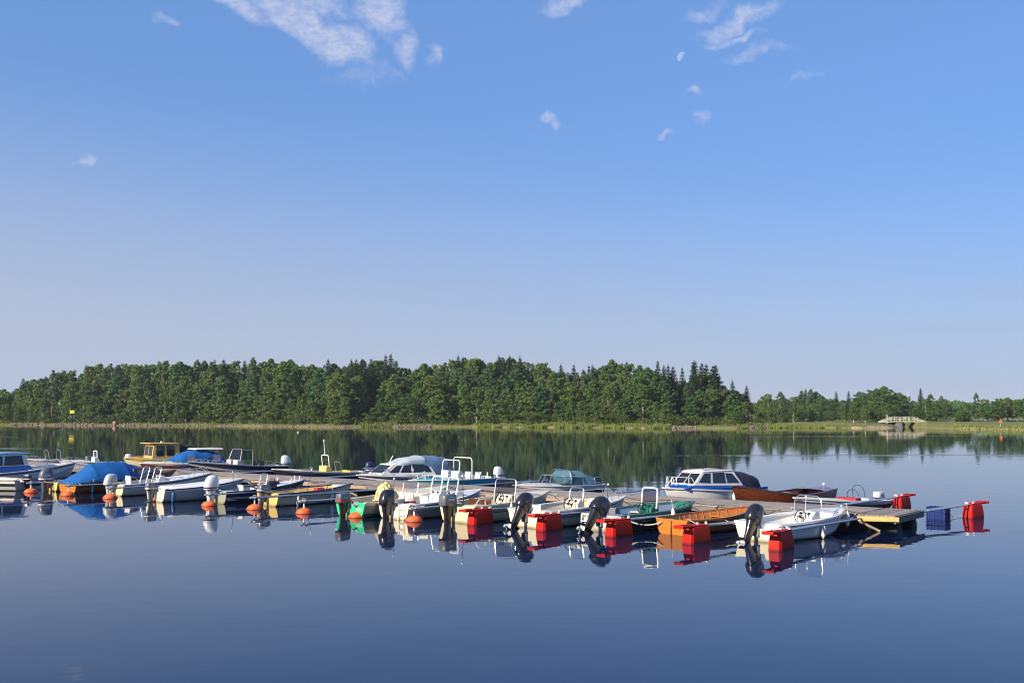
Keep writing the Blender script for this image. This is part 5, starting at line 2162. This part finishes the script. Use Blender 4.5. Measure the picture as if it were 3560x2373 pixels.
b = near('motorboat', 'white motorboat with curved clear windscreen nearest the pier end', (2632, 1879), 51, 4.3, 1.7, .50, .70, full=2.6)
b.hull([M['white'], M['grey_hull']], rows=6, bands={6: 0}, lip=.006)
b.transom(M['pale_cream'], drop=.14)
b.gunwale(M['white'], w=.13, out=.04, th=.06)
b.stripe(M['navy'], .035, .06)
b.liner(M['white'], M['white'])
b.stern_quarters(M['white'], .6)
b.foredeck(M['white'], .74, .04)
b.console(1.95, -.16, .6, .5, .74, M['white'], wrad=.19)
o = b.hoop(2.2, -.16, .95, .60, 1.20, M['steel'], .10, r=.014, pane=M['glass'], corner=.22)
b.seat(1.35, -.15, M['cushion'], back=.0, zt=.40, w=.7)
b.seat(2.9, .1, M['cushion'], back=.0, zt=.50, w=.8)
b.rail(M['steel'], .66, .985, .13, posts=4, r=.012)
for t_ in (.86, .97):
    x = b.X(t_, b.zs(t_))
    MB().lathe([(.03, 0), (.045, .03), (.045, .08), (.02, .11)], 10, (x, -max(b.hb(t_) - .08, 0), b.zs(t_) + .01)).build('bow_bollard', M['fender'], b.root)
b.outboard(M['motor_black'], None, 'round', 1.12, tilt=26, letter=M['motor_grey'])
boat_fender(b, 1.9, 'white fender amidships on the white boat nearest the pier end', .22, h=.32)
boat_fender(b, 3.75, 'white fender at the bow of the white boat nearest the pier end', .42, h=.36)

# ---- beyond the pier, from the right
b = far('motorboat', 'low white open boat with red seat and white outboard beyond the pier', 2762, 5.3, 1.75, .34, .66)
b.hull([M['mahogany'], M['white']], rows=5, bands={4: 1, 5: 1})
b.transom(M['white'])
b.gunwale(M['white'], w=.12, out=.04)
b.stripe(M['navy'], .12, .17)
b.liner(M['white'], M['grey_floor'])
b.foredeck(M['pale_cream'], .60, .05)
b.seat(1.9, .0, M['red_seat'], w=.9, back=.0, zt=.5)
b.thwart(M['white'], .55, .3, .02)
for x_, hh in ((1.55, .62), (1.15, .78)):
    b.hoop(x_, 0, .5, .36, hh + .16, M['black'], .2, r=.011, corner=.24, name='hose_hoop')
b.outboard(M['motor_white'], M['black'], 'box', .92, letter=M['motor_grey'])

b = far('wooden_boat', 'varnished mahogany boat with upswept bow beyond the pier', 2545, 5.7, 1.75, .64, .98, full=1.9, rake=.5, dip=.17)
b.hull([M['mahogany']], rows=6, lip=.012)
b.transom(M['mahogany'], notch=False)
b.gunwale(M['brown_wood'], w=.07, out=.03)
b.liner(M['mahogany'], M['brown_wood'], inset=.045)
b.foredeck(M['mahogany'], .84, .03)
b.foredeck(M['mahogany'], .01, .06, 'stern_deck', .16, bulk=False)
for t_ in (.26, .46, .66):
    b.thwart(M['varnish'], t_, .24, .12)
MB().box(2.2, 2.9, -.22, .22, .12, .58).build('engine_box', M['mahogany'], b.root, bevel=.03)
MB().lathe([(.015, .5), (.015, .78)], 6, (.35, .35, 0)).build('lamp_post', M['steel'], b.root)
MB().lathe([(.02, .78), (.05, .80), (.05, .87), (.02, .89)], 10, (.35, .35, 0)).build('stern_lamp', M['fender'], b.root)

b = far('cabin_boat', 'white and blue cabin boat with navy canvas beyond the pier', 2308, 5.4, 2.0, .52, .78)
b.hull([M['white']], rows=5)
b.transom(M['white'])
b.gunwale(M['white'], w=.06, out=.045)
b.stripe(M['blue'], -.12, .0, .0, .97)
b.foredeck(M['white'], .60, .08)
b.foredeck(M['white'], .02, .0, 'side_deck', .6, bulk=False)
b.cabin([(1.5, .60), (4.75, .72), (4.35, .86), (1.5, .76)], .88, .86, M['blue'], .62, name='coaming')
b.cabin([(1.55, .74), (4.35, .84), (3.72, 1.34), (1.95, 1.36)], .84, .66, M['white'], .72,
        windows=[[(3.42, .93), (3.98, .98), (3.62, 1.26), (3.32, 1.27)], [(2.55, .90), (3.22, .93), (3.14, 1.27), (2.55, 1.27)], [(1.78, .88), (2.42, .90), (2.42, 1.24), (2.1, 1.22)]],
        fronts=[((4.35, .84), (3.72, 1.34), .18, .86, -.85, -.08), ((4.35, .84), (3.72, 1.34), .18, .86, .08, .85)])
b.cabin([(1.9, 1.36), (3.75, 1.34), (3.6, 1.395), (2.1, 1.41)], .70, .62, M['white'], .78, name='roof')
b.cover([(.25, .70, .56, .80), (.45, .80, .56, 1.10), (1.0, .86, .58, 1.26), (1.98, .74, .64, 1.37)], M['canvas_navy'], 'canopy', p=3.2, wrinkle=.02, seed=5)
for q in (.55, -.55):
    MB().tube([(2.1, q, 1.42), (3.5, q * .8, 1.42)], .016, 6).build('grab_rail', M['mahogany'], b.root)
MB().lathe([(.02, 1.38), (.02, 1.52), (.045, 1.54), (.045, 1.62), (.01, 1.64)], 10, (3.05, 0, 0)).build('mast_lamp', M['black'], b.root)
b.rail(M['white_tube'], .80, .985, .42, posts=2, r=.016)
boat_fender(b, 2.4, 'white fender on the blue and white cabin boat', .36, side=1, h=.36)

b = far('bowrider', 'white runabout with wraparound windscreen and grey-teal canvas', 1786, 4.75, 1.9, .44, .58)
b.hull([M['mahogany'], M['white'], M['dark_hull']], rows=5, bands={2: 2, 3: 2, 4: 1, 5: 1})
b.transom(M['white'])
b.gunwale(M['white'], w=.12, out=.03)
b.liner(M['white'], M['grey_floor'], b=.6)
b.foredeck(M['white'], .60, .07)
b.rail(M['steel'], .72, .98, .10, posts=3)
pts0 = [(1.4, -.80), (2.5, -.72), (3.05, -.38), (3.12, 0), (3.05, .38), (2.5, .72), (1.4, .80)]
zb_ = [.50, .56, .60, .62, .60, .56, .50]
mb, mp_ = MB(), MB()
top = [(x * .93, y * .86, z + .34) for (x, y), z in zip(pts0, zb_)]
bot = [(x, y, z) for (x, y), z in zip(pts0, zb_)]
mb.tube(top, .018, 6)
for a_, c_ in zip(bot, top):
    mb.tube([a_, c_], .015, 6)
o = mb.build('windscreen_frame', M['steel'], b.root)
for i in range(6):
    MB().add([bot[i], bot[i + 1], top[i + 1], top[i]], [(0, 1, 2, 3)]).build('pane', M['smoked'], o, smooth=0)
b.hoop(2.0, 0, 1.35, .56, 1.15, M['steel'], .0, r=.016, corner=.3, name='canopy_hoop', pane=M['glass'])
b.cover([(.55, .76, .48, .80), (1.1, .74, .50, 1.06), (1.95, .68, .56, 1.16)], M['canvas_teal'], 'canopy', p=2.8, wrinkle=.03, seed=6)
b.outboard(M['motor_black'], M['decal_white'], 'box', .95)

b = far('motorboat', 'teal motorboat with tall windscreen hoop and white outboard', 1424, 5.1, 1.9, .52, .56)
b.hull([M['dark_hull'], M['teal']], rows=5, bands={4: 1, 5: 1, 3: 1})
b.transom(M['white'])
b.gunwale(M['white'], w=.10, out=.03)
b.liner(M['white'], M['grey_floor'])
b.foredeck(M['teal'], .62, .06)
b.rail(M['white_tube'], .60, .97, .20, posts=4)
for y_ in (.40, -.40):
    b.console(2.35, y_, .55, .5, .92, M['white'], wheel=(y_ < 0))
b.hoop(2.75, 0, 1.35, .80, 1.42, M['white_tube'], -.12, r=.022, pane=M['glass'], corner=.16)
b.hoop(2.0, 0, 1.45, .55, 1.52, M['white_tube'], .0, r=.022, corner=.16, name='targa_hoop')
b.seat(1.6, .4, M['cushion'])
b.seat(1.6, -.4, M['cushion'])
for x_ in (.5, 1.1, 3.2):
    MB().lathe([(.02, .5), (.035, .52), (.035, .80), (.01, .82)], 8, (x_, .78, 0)).build('rod_holder', M['white_tube'], b.root)
b.outboard(M['motor_white'], M['navy'], 'round', 1.05)

b = far('cabin_boat', 'white cabin boat with black windows and steel blue canopy', 1242, 5.2, 2.1, .50, .68)
b.hull([M['dark_hull'], M['white']], rows=5, bands={3: 1, 5: 1})
b.transom(M['white'])
b.gunwale(M['white'], w=.08, out=.045)
b.foredeck(M['white'], .60, .07)
b.foredeck(M['white'], .02, .0, 'side_deck', .6, bulk=False)
b.cabin([(1.1, .54), (4.25, .66), (3.5, 1.16), (1.5, 1.20)], .92, .72, M['white'], .68,
        windows=[[(3.28, .76), (3.72, .79), (3.34, 1.05), (3.05, 1.06)], [(2.55, .74), (3.12, .77), (2.88, 1.07), (2.55, 1.08)], [(1.42, .74), (2.4, .75), (2.4, 1.08), (1.62, 1.08)]],
        fronts=[((4.25, .66), (3.5, 1.16), .2, .86, -.85, -.06), ((4.25, .66), (3.5, 1.16), .2, .86, .06, .85)])
b.cover([(3.2, .56, 1.12, 1.18), (2.6, .66, 1.15, 1.42), (1.7, .72, 1.15, 1.52)], M['canvas_pale'], 'roof_canvas', p=3.4, wrinkle=.02, seed=12)
b.cover([(1.72, .74, .80, 1.52), (.9, .82, .58, 1.50), (.35, .82, .54, 1.42), (.22, .82, .54, .90)], M['canvas_steel'], 'canopy', p=4.0, wrinkle=.025, seed=13)
b.rail(M['steel'], .74, .98, .30, posts=2)
MB().tube([(3.4, 0, 1.16), (3.15, 0, 1.55)], .02, 6).build('antenna_post', M['white_tube'], b.root)
boat_fender(b, 2.0, 'white fender on the cabin boat with the steel blue canopy', .34, side=1, h=.3)

b = far('motorboat', 'low white open boat with tall console mast beyond the pier', 948, 5.7, 1.8, .44, .76)
b.hull([M['dark_hull'], M['white']], rows=5, bands={5: 1})
b.transom(M['white'])
b.gunwale(M['pale_cream'], w=.09, out=.04)
b.liner(M['pale_cream'], M['grey_floor'])
b.foredeck(M['pale_cream'], .78, .04)
b.console(2.35, 0, .75, .45, .84, M['yellow_cream'])
b.hoop(2.55, 0, .72, .78, 1.40, M['white_tube'], .12, r=.026, pane=M['glass'], corner=.12)
b.hoop(1.75, 0, .6, .5, 1.02, M['steel'], .25, r=.018, corner=.1, name='seat_hoop')
b.seat(1.5, 0, M['sign_yellow'], w=.8, back=.1)
b.thwart(M['sign_yellow'], .16, .5, .04)
MB().tube([(2.62, 0, 1.40), (2.68, -.03, 2.12)], [.026, .018], 8).build('mast', M['white_tube'], b.root)
MB().lathe([(.02, 2.10), (.045, 2.12), (.045, 2.22), (.015, 2.24)], 10, (2.68, -.03, 0)).build('mast_lamp', M['fender'], b.root)
b.outboard(M['navy'], M['motor_white'], 'round', 1.1)

b = far('motorboat', 'long dark motorboat with framed windscreen and white outboard', 655, 5.8, 2.0, .56, .94)
b.hull([M['black_hull'], M['grey_hull'], M['dark_hull']], rows=5, bands={3: 1, 4: 2, 5: 2})
b.transom(M['grey_hull'])
b.gunwale(M['alu'], w=.10, out=.03)
b.liner(M['grey_hull'], M['grey_floor'])
b.foredeck(M['grey_hull'], .66, .04)
for y_ in (.42, -.42):
    b.console(2.75, y_, .6, .5, .98, M['grey_hull'], wheel=(y_ < 0))
b.hoop(3.05, 0, 1.5, .90, 1.58, M['alu'], -.28, r=.024, pane=M['smoked'], corner=.2, tap=.15)
for y_ in (.72, -.72):
    MB().tube([(2.9, y_ * .88, 1.55), (2.3, y_, 1.52), (2.25, y_, .58)], .02, 6).build('side_frame', M['alu'], b.root)
    MB().slab([(2.3, y_, .98), (3.0, y_, .98), (2.9, y_ * .9, 1.5), (2.32, y_, 1.5)], [(2.3, y_ * 1.01, .98), (3.0, y_ * 1.01, .98), (2.9, y_ * .91, 1.5), (2.32, y_ * 1.01, 1.5)]).build('side_pane', M['smoked'], b.root, smooth=0)
for y_ in (.4, -.4):
    b.seat(1.75, y_, M['black'], back=.45)
b.rail(M['alu'], .68, .98, .16, posts=4)
b.rail(M['alu'], .02, .2, .22, posts=1, name='stern_rail')
b.outboard(M['motor_white'], M['navy'], 'round', 1.2)

b = far('cabin_boat', 'brown-sided boat with white foredeck, royal blue canopy and white hardtop', 486, 5.3, 2.0, .60, .72)
b.hull([M['mahogany'], M['brown_wood'], M['white']], rows=5, bands={3: 1, 5: 2})
b.transom(M['white'])
b.gunwale(M['white'], w=.10, out=.03)
b.foredeck(M['pale_cream'], .56, .10)
b.foredeck(M['white'], .02, .0, 'side_deck', .56, bulk=False)
b.rail(M['steel'], .62, .98, .22, posts=3)
b.cover([(3.5, .52, .74, .84), (3.0, .72, .66, 1.18), (2.3, .86, .62, 1.40), (1.4, .88, .62, 1.42), (.5, .84, .60, 1.20), (.2, .80, .60, .80)], M['tarp_blue'], 'canopy', p=2.8, wrinkle=.045, seed=4)
for x_ in (2.75, 1.15):
    MB().add([(x_, .905, .72), (x_ - .5, .905, .72), (x_ - .42, .86, 1.12), (x_ + .0, .86, 1.12)], [(0, 1, 2, 3)]).build('canopy_window', M['vinyl'], b.root, smooth=0)
b.cabin([(.4, 1.42), (2.2, 1.44), (2.05, 1.52), (.45, 1.52)], .72, .66, M['white'], .9, name='hardtop')
for y_ in (.88, -.88):
    MB().tube([(1.9, y_, .62), (1.4, y_, 1.05), (.9, y_, .62)], .016, 6).build('canopy_bow', M['steel'], b.root)

b = far('wheelhouse_boat', 'yellow wheelhouse boat with rounded windows and dark aft canvas', 432, 5.2, 2.0, .62, .88, n=PW + 1.6)
b.hull([M['pale_cream'], M['yellow']], rows=5, bands={4: 1, 5: 1})
b.transom(M['yellow'], notch=False)
b.gunwale(M['yellow'], w=.10, out=.04)
b.foredeck(M['yellow'], .60, .09)
b.foredeck(M['yellow'], .02, .0, 'side_deck', .6, bulk=False)


def rounded(x0_, x1_, z0_, z1_, r_=.09):
    out = []
    for cx_, cz_, a0_ in ((x1_ - r_, z1_ - r_, 0), (x0_ + r_, z1_ - r_, 90), (x0_ + r_, z0_ + r_, 180), (x1_ - r_, z0_ + r_, 270)):
        for k in range(4):
            a_ = R(a0_ + 30 * k)
            out.append((cx_ + r_ * math.cos(a_), cz_ + r_ * math.sin(a_)))
    return out


b.cabin([(2.0, .66), (3.75, .74), (3.64, 1.70), (2.0, 1.70)], .80, .76, M['yellow'], .9,
        windows=[rounded(3.0, 3.45, 1.0, 1.58), rounded(2.36, 2.80, 1.0, 1.58)],
        fronts=[((3.75, .74), (3.64, 1.70), .30, .86, -.86, -.08), ((3.75, .74), (3.64, 1.70), .30, .86, .08, .86)], glass=M['dark_glass'])
b.cabin([(2.05, 1.70), (3.95, 1.74), (3.93, 1.79), (2.05, 1.76)], .88, .86, M['yellow'], .94, name='roof')
MB().lathe([(.02, 1.77), (.06, 1.79), (.06, 1.87), (.02, 1.89)], 10, (3.0, .3, 0)).build('roof_lamp', M['fender'], b.root)
b.cover([(2.04, .78, .95, 1.73), (1.2, .80, 1.15, 1.64), (.1, .76, .95, 1.24)], M['canvas_dark'], 'aft_canvas', p=4.0, wrinkle=.02, seed=8)
b.rail(M['edge_wood'], .62, .95, .16, posts=3)

b = far('motorboat', 'small white boat with upright windscreen panel beyond the left boats', 205, 4.2, 1.7, .44, .66, n=PW - .1)
b.hull([M['white']], rows=4)
b.transom(M['white'])
b.gunwale(M['white'], w=.10)
b.liner(M['white'], M['grey_floor'])
b.foredeck(M['white'], .62, .06)
b.console(1.8, .2, .6, .4, .84, M['white'])
b.hoop(2.0, .2, .62, .8, 1.22, M['white_tube'], .05, r=.03, pane=M['glass'], corner=.06)
b.rail(M['steel'], .68, .97, .2, posts=2)
b.outboard(M['motor_white'], M['motor_grey'], 'round', 1.1)

b = far('motorboat', 'low white boat with two steel hoops beyond the far left cabin boat', 62, 4.4, 1.7, .42, .62, n=PW - .1)
b.hull([M['white'], M['navy']], rows=4, bands={3: 1})
b.transom(M['white'])
b.gunwale(M['white'], w=.10)
b.liner(M['white'], M['grey_floor'])
b.foredeck(M['white'], .66, .05)
b.hoop(2.5, 0, .8, .5, 1.15, M['steel'], .2, r=.022, corner=.14)
b.hoop(1.8, 0, .9, .5, 1.18, M['steel'], .1, r=.022, corner=.16, name='hoop')
b.thwart(M['cushion'], .3, .3)
b.rail(M['steel'], .68, .97, .2, posts=2)
b.outboard(M['motor_grey'], M['decal_white'], 'box', .9)

# ---- mooring lines and loose gear
SHORT = ['left cabin boat', 'small cream boat', 'blue-tarped boat', 'twin-hoop white boat', 'white-covered clinker boat', 'dark-hulled boat', 'yellow-cream clinker boat', 'green-transom boat', 'double-console boat', 'lettered cream boat',
         'cream bow-rail boat', 'green boat', 'rowing boat', 'white boat nearest the pier end']
for i, b in enumerate(NEAR):
    bw = b.w((b.L - .22, 0, b.zs(.97) + .03))
    sb = (bw - PO).dot(PU)
    nb = (bw - PO).dot(PN)
    if nb < -.15:
        for q, wd_ in ((.75, 'left'), (-.75, 'right')):
            if sb + q < .2:
                continue
            rope([bw, pier_pt(sb + q, .05, .53)], f'bow line of the {SHORT[i]} to the pier, {wd_}hand one', M['dark_rope'] if i % 3 else M['rope'], r=.011, sag=.05)
    # stern line to the boom end on the starboard side
    st = b.w((.12, -b.hb(0) + .05, b.Fs + .03))
    best = min(ROOTS, key=lambda r_: (r_[0] - st).length)
    if (best[0] - st).length < 2.2:
        e = best[0].lerp(best[1], .08)
        rope([st, Vector((e.x, e.y, .50))], f'stern line of the {SHORT[i]} to its boom', M['rope'], r=.011, sag=.06)


def gear(name, label, cat, b, p, build):
    t = empty(name, b.w(p), R(90 - b.heading))
    build(t)
    tag(t, label, cat)


def fuel_can(t):
    MB().box(-.2, .2, -.13, .13, 0, .22).build('body', M['decal_red'], t, bevel=.03)
    MB().tube([(-.1, 0, .22), (-.1, 0, .28), (.1, 0, .28), (.1, 0, .22)], .015, 6).build('handle', M['black'], t)


def bucket(t):
    MB().lathe([(.09, 0), (.13, .24), (.12, .24), (.085, .01)], 14).build('tub', M['black'], t)
    MB().tube([(-.13, 0, .24), (-.09, 0, .34), (0, 0, .38), (.09, 0, .34), (.13, 0, .24)], .008, 5).build('handle', M['steel'], t)


def duffel(t):
    MB().lathe([(.02, -.28), (.13, -.25), (.15, -.1), (.15, .1), (.13, .25), (.02, .28)], 12, (0, 0, .15), axis='x').build('body', M['canvas_navy'], t)
    MB().tube([(-.12, .1, .24), (-.1, .05, .38), (.1, .05, .38), (.12, .1, .24)], .014, 5).build('strap', M['black'], t)


gear('fuel_can', 'red fuel can on the floor of the green boat', 'fuel can', NEAR[11], (.75, .1, .14), fuel_can)
gear('fuel_can', 'red fuel can at the stern of the double-console boat', 'fuel can', NEAR[8], (.85, .1, .34), fuel_can)
gear('fuel_can', 'red fuel can in the yellow-cream clinker boat', 'fuel can', NEAR[6], (2.55, .1, .36), fuel_can)
gear('bucket', 'black bucket on the foredeck thwart of the green-transom boat', 'bucket', NEAR[7], (2.45, -.3, .36), bucket)
gear('duffel_bag', 'dark bag lying by the wheel of the cream bow-rail boat', 'bag', NEAR[10], (2.5, .35, .16), duffel)
gear('duffel_bag', 'dark bag on the thwart of the dark-hulled boat', 'bag', NEAR[5], (2.5, -.3, .50), duffel)
for i, x, y, hh, ln in [(3, 2.6, .55, 1.35, .1), (6, 2.2, .5, 1.25, .25), (9, .9, .6, 1.45, -.08), (10, 3.3, -.5, 1.2, .12), (8, .5, .62, 1.3, .05), (5, 1.2, .6, 1.15, -.1), (13, 2.9, .45, 1.05, .1)]:
    b = NEAR[i]
    MB().tube([(x, y, .3), (x + ln, y, hh)], [.014, .008], 6).build('pole', M['black'] if i != 13 else M['white_tube'], b.root)
    MB().lathe([(.01, hh), (.03, hh + .02), (.03, hh + .06), (.01, hh + .08)], 8, (x + ln, y, 0)).build('pole_light', M['fender'], b.root)

# ------------------------------------------------------------------ morning haze
mh = bpy.data.materials.new('morning_haze')
mh.use_nodes = True
th_ = mh.node_tree
th_.nodes.remove(th_.nodes['Principled BSDF'])
vol = N(th_, 'ShaderNodeVolumePrincipled')
vol.inputs['Color'].default_value = (0.80, 0.88, 1.0, 1)
vol.inputs['Density'].default_value = 0.00012
vol.inputs['Anisotropy'].default_value = 0.0
lin(th_, vol.outputs[0], th_.nodes['Material Output'].inputs['Volume'])
tag(MB().box(-3050, 3050, -60, 4050, -2.4, 30).build('haze', mh, smooth=0), 'thin morning haze over the lake', 'haze', kind='stuff')
